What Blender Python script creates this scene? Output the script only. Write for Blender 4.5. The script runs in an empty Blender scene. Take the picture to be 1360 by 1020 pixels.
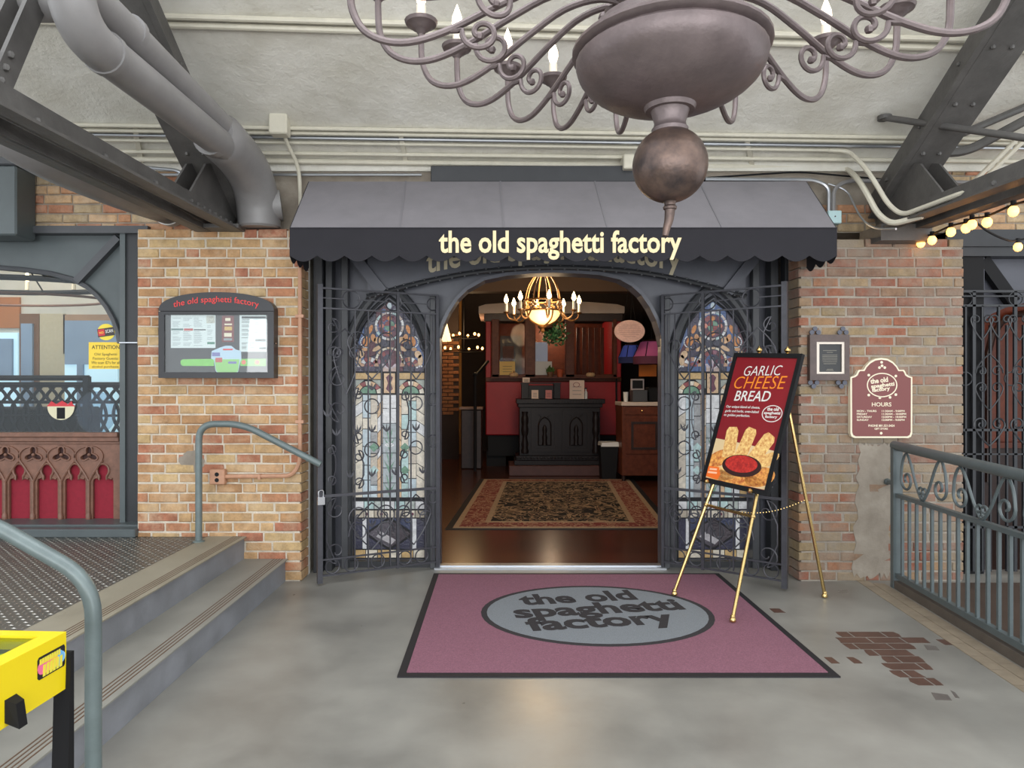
import bpy, bmesh, math, random
from mathutils import Vector, Matrix
random.seed(7)
PI = math.pi
sc = bpy.context.scene
COL = sc.collection
# ---------------------------------------------------------------- camera
F, CX, CY, H = 920.0, 664.0, 515.0, 1.55          # focal length and centre in 1360x1020 pixels, eye height
cam = bpy.data.cameras.new('camera')
cam.sensor_width = 36.0
cam.lens = F / 1360 * 36
cam.shift_x = (680 - CX) / 1360
cam.shift_y = (CY - 510) / 1360
cam.clip_start = 0.05
camo = bpy.data.objects.new('camera', cam); COL.objects.link(camo)
camo.location = (0, 0, H); camo.rotation_euler = (PI / 2, 0, 0)
sc.camera = camo
# ---------------------------------------------------------------- daylight
w = bpy.data.worlds.new('daylight'); sc.world = w; w.use_nodes = True
bgn = w.node_tree.nodes['Background']
bgn.inputs[0].default_value = (0.93, 0.97, 1.0, 1); bgn.inputs[1].default_value = 1.75
sk = bpy.data.lights.new('skylight', 'AREA'); sk.shape = 'RECTANGLE'; sk.size = 9; sk.size_y = 3.2; sk.energy = 260
sk.color = (0.97, 0.98, 1.0)
sko = bpy.data.objects.new('skylight', sk); COL.objects.link(sko)
sko.location = (0.5, 1.6, 6.6); sko.rotation_euler = (math.radians(22), 0, 0)
wd_ = bpy.data.lights.new('hall_fill', 'AREA'); wd_.shape = 'RECTANGLE'; wd_.size = 13; wd_.size_y = 3; wd_.energy = 520   # unseen fill lamp behind the viewer, added to lift the ceiling
wd_.color = (0.98, 0.99, 1.0)
wdo = bpy.data.objects.new('hall_fill', wd_); COL.objects.link(wdo)
wdo.location = (0.5, -5.5, 1.7); wdo.rotation_euler = (math.radians(97), 0, 0)
sc.view_settings.view_transform = 'Standard'; sc.view_settings.look = 'None'
sc.view_settings.exposure = 0.0; sc.view_settings.gamma = 1.0; sc.view_settings.use_curve_mapping = False

# ---------------------------------------------------------------- helpers
def P(px, py, Y):                                   # a point of the place at distance Y
    return Vector(((px - CX) * Y / F, Y, H - (py - CY) * Y / F))
def PX(px, Y): return (px - CX) * Y / F
def PZ(py, Y): return H - (py - CY) * Y / F
def V(*a): return Vector(a)

def srgb(c):
    return tuple(((x / 255) / 12.92 if x / 255 <= .04045 else ((x / 255 + .055) / 1.055) ** 2.4) for x in c)

def mat(name, col, rough=.5, metal=0., var=0., vscale=8., bump=0., bscale=40., emit=None, estr=0., spec=None, trans=0., dark=None, detail=4.):
    m = bpy.data.materials.new(name); m.use_nodes = True
    nt = m.node_tree; b = nt.nodes['Principled BSDF']
    c = srgb(col)
    b.inputs['Base Color'].default_value = (*c, 1)
    b.inputs['Roughness'].default_value = rough
    b.inputs['Metallic'].default_value = metal
    if spec is not None: b.inputs['Specular IOR Level'].default_value = spec
    if trans: b.inputs['Transmission Weight'].default_value = trans
    tc = None
    if var or bump:
        tc = nt.nodes.new('ShaderNodeNewGeometry')
    if var:
        n = nt.nodes.new('ShaderNodeTexNoise'); n.inputs['Scale'].default_value = vscale; n.inputs['Detail'].default_value = detail
        n.inputs['Roughness'].default_value = .65
        nt.links.new(tc.outputs['Position'], n.inputs['Vector'])
        r = nt.nodes.new('ShaderNodeValToRGB')
        d = srgb(dark) if dark else tuple(x * (1 - var) for x in c)
        l = tuple(min(1, x * (1 + var * .6)) for x in c)
        r.color_ramp.elements[0].position = .3; r.color_ramp.elements[0].color = (*d, 1)
        r.color_ramp.elements[1].position = .7; r.color_ramp.elements[1].color = (*l, 1)
        nt.links.new(n.outputs['Fac'], r.inputs['Fac'])
        nt.links.new(r.outputs['Color'], b.inputs['Base Color'])
    if bump:
        n2 = nt.nodes.new('ShaderNodeTexNoise'); n2.inputs['Scale'].default_value = bscale; n2.inputs['Detail'].default_value = 5
        nt.links.new(tc.outputs['Position'], n2.inputs['Vector'])
        bp = nt.nodes.new('ShaderNodeBump'); bp.inputs['Strength'].default_value = bump; bp.inputs['Distance'].default_value = .02
        nt.links.new(n2.outputs['Fac'], bp.inputs['Height']); nt.links.new(bp.outputs['Normal'], b.inputs['Normal'])
    if emit is not None:
        b.inputs['Emission Color'].default_value = (*srgb(emit), 1); b.inputs['Emission Strength'].default_value = estr
    return m

def glass(name, tint=(1, 1, 1), refl=.5, rough=0.02):
    m = bpy.data.materials.new(name); m.use_nodes = True
    nt = m.node_tree
    for n in list(nt.nodes): nt.nodes.remove(n)
    o = nt.nodes.new('ShaderNodeOutputMaterial'); mx = nt.nodes.new('ShaderNodeMixShader')
    t = nt.nodes.new('ShaderNodeBsdfTransparent'); g = nt.nodes.new('ShaderNodeBsdfGlossy')
    t.inputs[0].default_value = (*tint, 1); g.inputs['Roughness'].default_value = rough
    mx.inputs[0].default_value = refl
    nt.links.new(t.outputs[0], mx.inputs[1]); nt.links.new(g.outputs[0], mx.inputs[2]); nt.links.new(mx.outputs[0], o.inputs[0])
    return m

WL = {}                                             # world position of every object's origin
def _link(o, c, parent):
    COL.objects.link(o)
    if parent is not None:
        o.parent = parent; o.location = c - WL[parent]
    else:
        o.location = c
    WL[o] = c.copy()

def tag(o, label=None, cat=None, group=None, kind=None):
    if label: o['label'] = label
    if cat: o['category'] = cat
    if group: o['group'] = group
    if kind: o['kind'] = kind
    return o

def thing(name, label, cat, loc=(0, 0, 0), group=None, kind=None):
    o = bpy.data.objects.new(name, None); o.empty_display_size = .1
    _link(o, Vector(loc), None)
    return tag(o, label, cat, group, kind)

def fill2d(loops, z0, z1):
    cu = bpy.data.curves.new('tmp', 'CURVE'); cu.dimensions = '2D'; cu.fill_mode = 'BOTH'
    for lp in loops:
        s = cu.splines.new('POLY'); s.points.add(len(lp) - 1)
        for p, q in zip(s.points, lp): p.co = (q[0], q[1], 0, 1)
        s.use_cyclic_u = True
    cu.extrude = abs(z1 - z0) / 2
    o = bpy.data.objects.new('tmp', cu)
    me = bpy.data.meshes.new_from_object(o)
    zc = (z0 + z1) / 2
    vs = [(v.co.x, v.co.y, v.co.z + zc) for v in me.vertices]; fs = [tuple(p.vertices) for p in me.polygons]
    bpy.data.objects.remove(o); bpy.data.curves.remove(cu); bpy.data.meshes.remove(me)
    return vs, fs

def text2d(s, size=1., bold=0., align='CENTER', shear=0., spacing=1., depth=.002, line=1.):
    cu = bpy.data.curves.new('tmp', 'FONT'); cu.body = s; cu.size = size; cu.align_x = align; cu.offset = bold
    cu.shear = shear; cu.space_character = spacing; cu.extrude = depth / 2; cu.space_line = line
    cu.resolution_u = 3
    o = bpy.data.objects.new('tmp', cu)
    me = bpy.data.meshes.new_from_object(o)
    vs = [(v.co.x, v.co.y, v.co.z + depth / 2) for v in me.vertices]; fs = [tuple(p.vertices) for p in me.polygons]
    bpy.data.objects.remove(o); bpy.data.curves.remove(cu); bpy.data.meshes.remove(me)
    return vs, fs

def frame(o, ux, uy):                               # plane with x=ux, y=uy, z=ux x uy
    ux = Vector(ux).normalized(); uy = Vector(uy).normalized(); n = ux.cross(uy).normalized()
    M = Matrix.Identity(4)
    for i in range(3):
        M[i][0] = ux[i]; M[i][1] = uy[i]; M[i][2] = n[i]; M[i][3] = Vector(o)[i]
    return M
def wallframe(x, y, z): return frame((x, y, z), (1, 0, 0), (0, 0, 1))      # z axis towards the viewer

class MB:
    def __init__(s, M=None): s.v = []; s.f = []; s.M = M
    def add(s, vs, fs, M=None):
        n = len(s.v)
        s.v += [(M @ Vector(p)) if M is not None else Vector(p) for p in vs]
        s.f += [tuple(i + n for i in f) for f in fs]
        return s
    def box(s, x0, x1, y0, y1, z0, z1, M=None):
        return s.add([(x0, y0, z0), (x1, y0, z0), (x1, y1, z0), (x0, y1, z0), (x0, y0, z1), (x1, y0, z1), (x1, y1, z1), (x0, y1, z1)],
                     [(0, 3, 2, 1), (4, 5, 6, 7), (0, 1, 5, 4), (1, 2, 6, 5), (2, 3, 7, 6), (3, 0, 4, 7)], M)
    def hexa(s, b, t):                              # bottom 4 + top 4 corners
        return s.add(list(b) + list(t), [(3, 2, 1, 0), (4, 5, 6, 7), (0, 1, 5, 4), (1, 2, 6, 5), (2, 3, 7, 6), (3, 0, 4, 7)])
    def bar(s, p, q, a, b, up=(0, 0, 1)):           # rectangular bar, a across, b along up
        p = Vector(p); q = Vector(q); d = (q - p).normalized(); up = Vector(up)
        sd = d.cross(up)
        if sd.length < 1e-4: sd = d.cross(Vector((1, 0, 0)))
        sd.normalize(); u = sd.cross(d).normalized()
        sd *= a / 2; u *= b / 2
        return s.add([p - sd - u, p + sd - u, p + sd + u, p - sd + u, q - sd - u, q + sd - u, q + sd + u, q - sd + u],
                     [(0, 3, 2, 1), (4, 5, 6, 7), (0, 1, 5, 4), (1, 2, 6, 5), (2, 3, 7, 6), (3, 0, 4, 7)])
    def tube(s, pts, r, seg=8, closed=False, cap=True):
        pts = [Vector(p) for p in pts]; n = len(pts)
        rs = r if isinstance(r, (list, tuple)) else [r] * n
        T = []
        for i in range(n):
            a = pts[i - 1] if (i > 0 or closed) else pts[i]; b = pts[(i + 1) % n] if (i < n - 1 or closed) else pts[i]
            t = b - a
            T.append(t.normalized() if t.length > 1e-9 else Vector((0, 0, 1)))
        ref = Vector((0, 0, 1)) if abs(T[0].z) < .9 else Vector((1, 0, 0))
        nn = T[0].cross(ref).normalized(); base = len(s.v)
        for i in range(n):
            nn = (nn - T[i] * nn.dot(T[i])); nn.normalize(); bb = T[i].cross(nn)
            for k in range(seg):
                a = 2 * PI * k / seg
                s.v.append(pts[i] + (nn * math.cos(a) + bb * math.sin(a)) * rs[i])
        m = n if closed else n - 1
        for i in range(m):
            j = (i + 1) % n
            for k in range(seg):
                k2 = (k + 1) % seg
                s.f.append((base + i * seg + k, base + i * seg + k2, base + j * seg + k2, base + j * seg + k))
        if cap and not closed:
            s.f.append(tuple(base + k for k in reversed(range(seg)))); s.f.append(tuple(base + (n - 1) * seg + k for k in range(seg)))
        return s
    def lathe(s, prof, c=(0, 0, 0), seg=20, M=None):
        vs = []; fs = []; c = Vector(c)
        for r, z in prof:
            for k in range(seg):
                a = 2 * PI * k / seg; vs.append(Vector((r * math.cos(a), r * math.sin(a), z)))
        for i in range(len(prof) - 1):
            for k in range(seg):
                k2 = (k + 1) % seg
                fs.append((i * seg + k, i * seg + k2, (i + 1) * seg + k2, (i + 1) * seg + k))
        fs.append(tuple(reversed(range(seg)))); fs.append(tuple((len(prof) - 1) * seg + k for k in range(seg)))
        if M is None: vs = [v + c for v in vs]
        return s.add(vs, fs, M)
    def ball(s, c, r, seg=10, sc=(1, 1, 1)):
        vs = []; fs = []; c = Vector(c); rings = max(4, seg // 2)
        vs.append(c + Vector((0, 0, -r * sc[2])))
        for i in range(1, rings):
            a = -PI / 2 + PI * i / rings
            for k in range(seg):
                t = 2 * PI * k / seg
                vs.append(c + Vector((r * math.cos(a) * math.cos(t) * sc[0], r * math.cos(a) * math.sin(t) * sc[1], r * math.sin(a) * sc[2])))
        vs.append(c + Vector((0, 0, r * sc[2])))
        for k in range(seg): fs.append((0, 1 + (k + 1) % seg, 1 + k))
        for i in range(rings - 2):
            for k in range(seg):
                k2 = (k + 1) % seg; fs.append((1 + i * seg + k, 1 + i * seg + k2, 1 + (i + 1) * seg + k2, 1 + (i + 1) * seg + k))
        top = len(vs) - 1; b = 1 + (rings - 2) * seg
        for k in range(seg): fs.append((b + k, b + (k + 1) % seg, top))
        return s.add(vs, fs)
    def fill(s, loops, z0, z1, M=None):
        if loops and not isinstance(loops[0][0], (list, tuple, Vector)): loops = [loops]
        vs, fs = fill2d(loops, z0, z1); return s.add(vs, fs, M)
    def text(s, t, M, **kw):
        fit = kw.pop('fit', None); warp = kw.pop('warp', None); hfit = kw.pop('hfit', None)
        vs, fs = text2d(t, **kw)
        if fit and vs:
            x0 = min(v[0] for v in vs); x1 = max(v[0] for v in vs); k = fit / (x1 - x0); xc = (x0 + x1) / 2
            ky = k
            if hfit:
                y0 = min(v[1] for v in vs); y1 = max(v[1] for v in vs); ky = hfit / (y1 - y0)
            vs = [((v[0] - xc) * k, v[1] * ky, v[2]) for v in vs]
        if warp: vs = [warp(v) for v in vs]
        return s.add(vs, fs, M)
    def build(s, name, m, parent=None, smooth=False, origin=None, bev=0., label=None):
        me = bpy.data.meshes.new(name)
        vs = [(s.M @ p) if s.M is not None else p for p in s.v]
        lo = Vector((min(p.x for p in vs), min(p.y for p in vs), min(p.z for p in vs))); hi = Vector((max(p.x for p in vs), max(p.y for p in vs), max(p.z for p in vs)))
        c = Vector(origin) if origin is not None else Vector(((lo.x + hi.x) / 2, (lo.y + hi.y) / 2, lo.z))
        me.from_pydata([tuple(p - c) for p in vs], [], s.f); me.update()
        if bev:
            bm = bmesh.new(); bm.from_mesh(me)
            bmesh.ops.bevel(bm, geom=bm.edges[:], offset=bev, segments=1, affect='EDGES', profile=.5)
            bm.to_mesh(me); bm.free()
        if smooth:
            me.shade_smooth(); me.set_sharp_from_angle(angle=math.radians(40))
        if m is not None: me.materials.append(m)
        o = bpy.data.objects.new(name, me); _link(o, c, parent)
        if label: o['label'] = label
        return o

def place(mesh, name, c, parent, rotz=0., scale=None):
    o = bpy.data.objects.new(name, mesh); _link(o, Vector(c), parent)
    if rotz: o.rotation_euler.z = rotz
    if scale: o.scale = scale
    return o

def arc(cx, cy, r, a0, a1, n=10, ry=None):
    ry = r if ry is None else ry
    return [(cx + r * math.cos(math.radians(a0 + (a1 - a0) * i / n)), cy + ry * math.sin(math.radians(a0 + (a1 - a0) * i / n))) for i in range(n + 1)]
def spiral(cx, cy, r0, r1, a0, a1, n=18):
    out = []
    for i in range(n + 1):
        t = i / n; a = math.radians(a0 + (a1 - a0) * t); r = r0 + (r1 - r0) * t
        out.append((cx + r * math.cos(a), cy + r * math.sin(a)))
    return out
def smoothpath(pts, sub=5):                         # Catmull-Rom through the points
    pts = [Vector(p) for p in pts]; out = []
    for i in range(len(pts) - 1):
        p0 = pts[max(i - 1, 0)]; p1 = pts[i]; p2 = pts[i + 1]; p3 = pts[min(i + 2, len(pts) - 1)]
        for k in range(sub):
            t = k / sub
            out.append(.5 * ((2 * p1) + (p2 - p0) * t + (2 * p0 - 5 * p1 + 4 * p2 - p3) * t * t + (-p0 + 3 * p1 - 3 * p2 + p3) * t ** 3))
    out.append(pts[-1]); return out
def bend(pts, r=.1, n=5):                           # polyline with rounded corners
    pts = [Vector(p) for p in pts]; out = [pts[0]]
    for i in range(1, len(pts) - 1):
        a = (pts[i - 1] - pts[i]); b = (pts[i + 1] - pts[i]); rr = min(r, a.length * .49, b.length * .49)
        p = pts[i] + a.normalized() * rr; q = pts[i] + b.normalized() * rr
        for k in range(n + 1):
            t = k / n; out.append(p * (1 - t) ** 2 + pts[i] * 2 * t * (1 - t) + q * t * t)
    out.append(pts[-1]); return out
# ---------------------------------------------------------------- materials
M = {}
M['steel'] = mat('steel_grey_paint', (74, 76, 80), .42, 0, .18, 5)
M['steel_dk'] = mat('steel_dark_paint', (48, 50, 54), .4, 0, .15, 5)
M['door_steel'] = mat('door_steel', (84, 86, 95), .38, 0, .15, 4)
M['storefront'] = mat('storefront_steel', (84, 92, 94), .38, 0, .12, 4)
M['truss'] = mat('truss_paint', (92, 90, 88), .5, 0, .25, 6, .1, 60)
M['pipe'] = mat('pipe_paint', (138, 136, 136), .42, 0, .12, 4)
M['iron'] = mat('wrought_iron', (70, 70, 76), .4, .3, .2, 20)
M['rail'] = mat('railing_paint', (86, 96, 98), .4, 0, .12, 12)
M['handrail'] = mat('handrail_paint', (104, 116, 116), .35, .1, .14, 14)
M['conduit'] = mat('cream_conduit', (216, 211, 194), .5, 0, .08, 10)
M['galv'] = mat('galvanised', (190, 194, 200), .3, .8)
M['brass'] = mat('brass', (212, 182, 122), .24, 1., .12, 30)
M['chrome'] = mat('chrome', (200, 200, 205), .15, 1.)
M['black'] = mat('black_paint', (22, 22, 24), .6, spec=.25)
M['white'] = mat('white_paint', (226, 224, 218), .5)
M['cream'] = mat('cream_print', (236, 226, 200), .55)
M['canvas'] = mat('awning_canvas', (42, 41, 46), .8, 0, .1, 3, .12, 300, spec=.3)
M['canvas_top'] = mat('toplit_awning_canvas', (132, 129, 134), .8, 0, .12, 2.5, .12, 300)  # lighter than the valance: light from above painted into the sloping top
M['gold'] = mat('gold_lettering', (240, 218, 172), .5)
M['gold_dk'] = mat('beige_lettering', (196, 186, 158), .55)
M['case'] = mat('case_black', (44, 45, 49), .38)
M['redtxt'] = mat('red_lettering', (226, 62, 62), .5)
M['glass'] = glass('clear_glass', (.96, .98, .98), .07)
M['winglass'] = glass('window_glass', (.84, .9, .93), .03)
M['wood_dk'] = mat('dark_walnut', (52, 34, 29), .45, 0, .35, 14)
M['wood_car'] = mat('trolley_wood', (104, 54, 36), .45, 0, .3, 12, spec=.25)
M['wood_carve'] = mat('carved_brown_wood', (124, 88, 72), .42, 0, .25, 18)
M['ebony'] = mat('ebony_wood', (33, 27, 28), .42, 0, .2, 16, spec=.25)
M['redcloth'] = mat('red_cloth', (140, 30, 48), .85, 0, .12, 30)
M['redcar'] = mat('trolley_red', (170, 24, 32), .5, 0, .12, 4)
M['mortar'] = mat('mortar', (206, 195, 178), .9, 0, .2, 12, .5, 90)
M['mortarR'] = mat('grey_mortar', (158, 149, 137), .9, 0, .3, 5, .5, 90)
M['yellow'] = mat('yellow_laminate', (232, 206, 20), .35)
M['rubber'] = mat('black_rubber', (32, 30, 34), .7, 0, .15, 60)
M['bulb'] = mat('lit_bulb', (255, 240, 215), .3, emit=(255, 214, 150), estr=14)
M['bulb_far'] = mat('lit_far_bulb', (255, 220, 170), .3, emit=(255, 190, 110), estr=6)
M['bulb_warm'] = mat('lit_amber_bulb', (255, 210, 150), .3, emit=(255, 170, 80), estr=5)
M['bulb_day'] = mat('lit_candle_bulb', (255, 240, 225), .3, emit=(255, 226, 196), estr=5)
M['candle'] = mat('candle_sleeve', (236, 226, 206), .5)
M['bronze'] = mat('aged_bronze', (118, 106, 106), .42, .4, .2, 10, .08, 60)
M['bronze_hi'] = mat('rubbed_bronze', (116, 96, 86), .4, .6, .3, 9, .1, 50, dark=(70, 62, 62))

def brick_mat(name, stops, grime, gscale, gcol, gamt):
    m = bpy.data.materials.new(name); m.use_nodes = True; nt = m.node_tree; b = nt.nodes['Principled BSDF']
    b.inputs['Roughness'].default_value = .88
    oi = nt.nodes.new('ShaderNodeObjectInfo'); r = nt.nodes.new('ShaderNodeValToRGB'); r.color_ramp.interpolation = 'CONSTANT'
    el = r.color_ramp.elements
    while len(el) < len(stops): el.new(.5)
    for i, c in enumerate(stops):
        el[i].position = i / len(stops); el[i].color = (*srgb(c), 1)
    nt.links.new(oi.outputs['Random'], r.inputs['Fac'])
    g = nt.nodes.new('ShaderNodeNewGeometry')
    n = nt.nodes.new('ShaderNodeTexNoise'); n.inputs['Scale'].default_value = 14; n.inputs['Detail'].default_value = 6; n.inputs['Roughness'].default_value = .7
    nt.links.new(g.outputs['Position'], n.inputs['Vector'])
    mr = nt.nodes.new('ShaderNodeMapRange'); mr.inputs[1].default_value = .3; mr.inputs[2].default_value = .7; mr.inputs[3].default_value = .66; mr.inputs[4].default_value = 1.22
    nt.links.new(n.outputs['Fac'], mr.inputs[0])
    mx = nt.nodes.new('ShaderNodeVectorMath'); mx.operation = 'SCALE'
    nt.links.new(r.outputs['Color'], mx.inputs[0]); nt.links.new(mr.outputs[0], mx.inputs['Scale'])
    n2 = nt.nodes.new('ShaderNodeTexNoise'); n2.inputs['Scale'].default_value = gscale; n2.inputs['Detail'].default_value = 7; n2.inputs['Roughness'].default_value = .7
    nt.links.new(g.outputs['Position'], n2.inputs['Vector'])
    mr2 = nt.nodes.new('ShaderNodeMapRange'); mr2.inputs[1].default_value = grime; mr2.inputs[2].default_value = grime + .22; mr2.inputs[3].default_value = 0; mr2.inputs[4].default_value = gamt
    nt.links.new(n2.outputs['Fac'], mr2.inputs[0])
    mm = nt.nodes.new('ShaderNodeMix'); mm.data_type = 'RGBA'
    nt.links.new(mr2.outputs[0], mm.inputs['Factor']); nt.links.new(mx.outputs[0], mm.inputs[6]); mm.inputs[7].default_value = (*srgb(gcol), 1)
    nt.links.new(mm.outputs[2], b.inputs['Base Color'])
    bp = nt.nodes.new('ShaderNodeBump'); bp.inputs['Strength'].default_value = .45; bp.inputs['Distance'].default_value = .01
    n3 = nt.nodes.new('ShaderNodeTexNoise'); n3.inputs['Scale'].default_value = 70; n3.inputs['Detail'].default_value = 5
    nt.links.new(g.outputs['Position'], n3.inputs['Vector']); nt.links.new(n3.outputs['Fac'], bp.inputs['Height']); nt.links.new(bp.outputs['Normal'], b.inputs['Normal'])
    return m
TAN = [(200, 160, 116), (192, 138, 102), (206, 174, 126), (182, 120, 92), (198, 154, 110), (190, 146, 104), (204, 168, 122), (180, 118, 92), (198, 166, 120), (194, 136, 102), (202, 164, 118)]
TAN = [tuple(int(x * .92) for x in c) for c in TAN]
M['brickL'] = brick_mat('tan_brick', TAN, .47, 5.0, (204, 180, 148), .62)
M['brickR'] = brick_mat('weathered_brick', [(156, 124, 92), (150, 98, 76), (152, 130, 100), (138, 88, 70), (140, 112, 90), (150, 130, 98), (132, 102, 84), (154, 108, 80), (146, 92, 72)], .40, 2.6, (142, 132, 119), .8)
M['brickU'] = brick_mat('upper_brick', [(192, 158, 122), (186, 138, 104), (172, 150, 118), (190, 166, 132), (176, 124, 96)], .5, 2.4, (198, 188, 170), .6)

def concrete(name, c0, c1, rough, bump=.15, scale=1.1, stain=None):
    m = bpy.data.materials.new(name); m.use_nodes = True; nt = m.node_tree; b = nt.nodes['Principled BSDF']
    g = nt.nodes.new('ShaderNodeNewGeometry')
    n = nt.nodes.new('ShaderNodeTexNoise'); n.inputs['Scale'].default_value = scale; n.inputs['Detail'].default_value = 8; n.inputs['Roughness'].default_value = .55; n.inputs['Distortion'].default_value = .15
    nt.links.new(g.outputs['Position'], n.inputs['Vector'])
    r = nt.nodes.new('ShaderNodeValToRGB'); r.color_ramp.elements[0].position = .25; r.color_ramp.elements[1].position = .75
    r.color_ramp.elements[0].color = (*srgb(c0), 1); r.color_ramp.elements[1].color = (*srgb(c1), 1)
    nt.links.new(n.outputs['Fac'], r.inputs['Fac']); nt.links.new(r.outputs['Color'], b.inputs['Base Color'])
    mr = nt.nodes.new('ShaderNodeMapRange'); mr.inputs[1].default_value = .3; mr.inputs[2].default_value = .7; mr.inputs[3].default_value = rough * .8; mr.inputs[4].default_value = rough * 1.3
    nt.links.new(n.outputs['Fac'], mr.inputs[0]); nt.links.new(mr.outputs[0], b.inputs['Roughness'])
    n3 = nt.nodes.new('ShaderNodeTexNoise'); n3.inputs['Scale'].default_value = 9; n3.inputs['Detail'].default_value = 9; n3.inputs['Roughness'].default_value = .7
    nt.links.new(g.outputs['Position'], n3.inputs['Vector'])
    bp = nt.nodes.new('ShaderNodeBump'); bp.inputs['Strength'].default_value = bump; bp.inputs['Distance'].default_value = .02
    nt.links.new(n3.outputs['Fac'], bp.inputs['Height']); nt.links.new(bp.outputs['Normal'], b.inputs['Normal'])
    return m
M['floor'] = concrete('polished_concrete', (112, 110, 105), (158, 156, 149), .34, .008, 1.6)
M['step'] = concrete('step_concrete', (128, 127, 120), (152, 150, 142), .55, .12, 3)
M['nose'] = concrete('nosing_concrete', (136, 130, 114), (156, 149, 132), .6, .12, 3)
M['riser'] = concrete('riser_paint', (118, 120, 124), (146, 148, 154), .6, .2, 4)
M['ceil'] = concrete('ceiling_concrete', (208, 204, 191), (238, 236, 228), .8, .9, 2.2)
M['plaster'] = concrete('grey_plaster', (128, 118, 106), (166, 157, 144), .9, .5, 7)
M['plate'] = mat('chequer_plate', (92, 92, 88), .4, .35, .2, 3)
M['lug'] = mat('chequer_lug', (190, 188, 182), .25, .7)

# carpet materials
M['mauve'] = mat('mauve_carpet', (148, 100, 117), .95, 0, .3, 130, .5, 400)
M['greycarpet'] = mat('grey_carpet', (138, 144, 150), .95, 0, .25, 150, .5, 400)
M['blkcarpet'] = mat('charcoal_carpet', (52, 49, 52), .95, 0, .2, 160, .4, 400)

def wood_floor_mat():
    m = bpy.data.materials.new('plank_floor'); m.use_nodes = True; nt = m.node_tree; b = nt.nodes['Principled BSDF']
    g = nt.nodes.new('ShaderNodeNewGeometry'); mp = nt.nodes.new('ShaderNodeMapping')
    nt.links.new(g.outputs['Position'], mp.inputs['Vector'])
    br = nt.nodes.new('ShaderNodeTexBrick'); br.inputs['Scale'].default_value = 1; br.inputs['Brick Width'].default_value = 1.6; br.inputs['Row Height'].default_value = .085; br.inputs['Mortar Size'].default_value = .002
    br.inputs['Color1'].default_value = (*srgb((92, 50, 33)), 1); br.inputs['Color2'].default_value = (*srgb((72, 38, 26)), 1); br.inputs['Mortar'].default_value = (*srgb((30, 18, 14)), 1)
    nt.links.new(mp.outputs[0], br.inputs['Vector']); nt.links.new(br.outputs['Color'], b.inputs['Base Color'])
    b.inputs['Roughness'].default_value = .22
    return m
M['planks'] = wood_floor_mat()

def carpet_pattern(name, field, motif, accent, scale):
    m = bpy.data.materials.new(name); m.use_nodes = True; nt = m.node_tree; b = nt.nodes['Principled BSDF']; b.inputs['Roughness'].default_value = .95
    g = nt.nodes.new('ShaderNodeNewGeometry')
    n = nt.nodes.new('ShaderNodeTexNoise'); n.inputs['Scale'].default_value = scale; n.inputs['Detail'].default_value = 2; n.inputs['Distortion'].default_value = 1.6
    nt.links.new(g.outputs['Position'], n.inputs['Vector'])
    r = nt.nodes.new('ShaderNodeValToRGB'); r.color_ramp.interpolation = 'CONSTANT'; el = r.color_ramp.elements
    el.new(.5); el.new(.6)
    for e, p, c in zip(el, (0, .47, .56, .66), (field, motif, field, accent)): e.position = p; e.color = (*srgb(c), 1)
    nt.links.new(n.outputs['Fac'], r.inputs['Fac']); nt.links.new(r.outputs['Color'], b.inputs['Base Color'])
    return m
M['rugfield'] = carpet_pattern('rug_field', (24, 18, 18), (176, 146, 112), (150, 112, 84), 5.5)
M['rugborder'] = carpet_pattern('rug_border', (136, 60, 52), (184, 142, 112), (96, 36, 34), 8)
M['rugcream'] = mat('rug_cream', (186, 158, 126), .95, 0, .25, 40)
# ---------------------------------------------------------------- setting
PIER = 5.55; UP = 5.75; DW = 6.02                   # pier face, upper wall, door wall
CEIL0 = 3.40; CSL = .5
def ceil_z(y): return CEIL0 + CSL * (UP - y)
def ceil_pt(px, py):                                # point on the sloped ceiling
    k = (CY - py) / F
    Y = (CEIL0 - H + CSL * UP) / (k + CSL)
    return P(px, py, Y)
def struct(name, mb, m, label, **kw):
    o = mb.build(name, m, **kw); return tag(o, label, kind='structure')

floor = struct('floor', MB().box(-9, 3.0, -7, 6.0, -.12, 0).box(3.0, 9, -7, 6.0, -.12, 0), M['floor'], 'polished grey concrete floor of the hall')
wfl = struct('wood_floor', MB().box(-3.2, 7, 6.0, 17.2, -.12, 0), M['planks'], 'dark glossy wooden plank floor inside the restaurant')
sill = MB().box(-.56, 1.42, 5.90, 6.08, 0, .012).box(-.56, 1.42, 5.955, 6.02, .012, .022)
struct('trim_1', sill, M['galv'], 'worn metal door threshold')
# worn patch with bare brown tiles
tile_m = mat('bare_tile', (92, 66, 56), .4, 0, .25, 9)
tile_w = mat('worn_tile', (104, 98, 94), .35, 0, .3, 9)
spans = [(1111, 1196), (1112, 1233), (1122, 1214), (1148, 1216), (1172, 1226), (1175, 1238), (1184, 1224), (1208, 1248)]
rnd = random.Random(5)
def tile_row(Yc, xa, xb, off):
    x0, x1 = PX(xa, Yc), PX(xb, Yc); Lt_ = .205; k = math.floor((x0 - off) / Lt_)
    while off + k * Lt_ < x1:
        a = max(x0, off + k * Lt_ + .005); b = min(x1, off + (k + 1) * Lt_ - .005); k += 1
        if b - a < .03: continue
        j = lambda c: rnd.uniform(0, .022) if c else 0
        le = a == x0; re_ = b == x1
        poly = [(a + j(le), Yc - .045), (b - j(re_), Yc - .045), (b - j(re_) * .5, Yc), (b - j(re_), Yc + .045), (a + j(le), Yc + .045), (a + j(le) * .5, Yc)]
        MB().fill(poly, 0, .0012).build('tile', tile_m, floor)
for i, (xa, xb) in enumerate(spans): tile_row(4.352 - .1 * i, xa, xb, 2.0 + (.1 if i % 2 else 0) - .035 * i)
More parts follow.
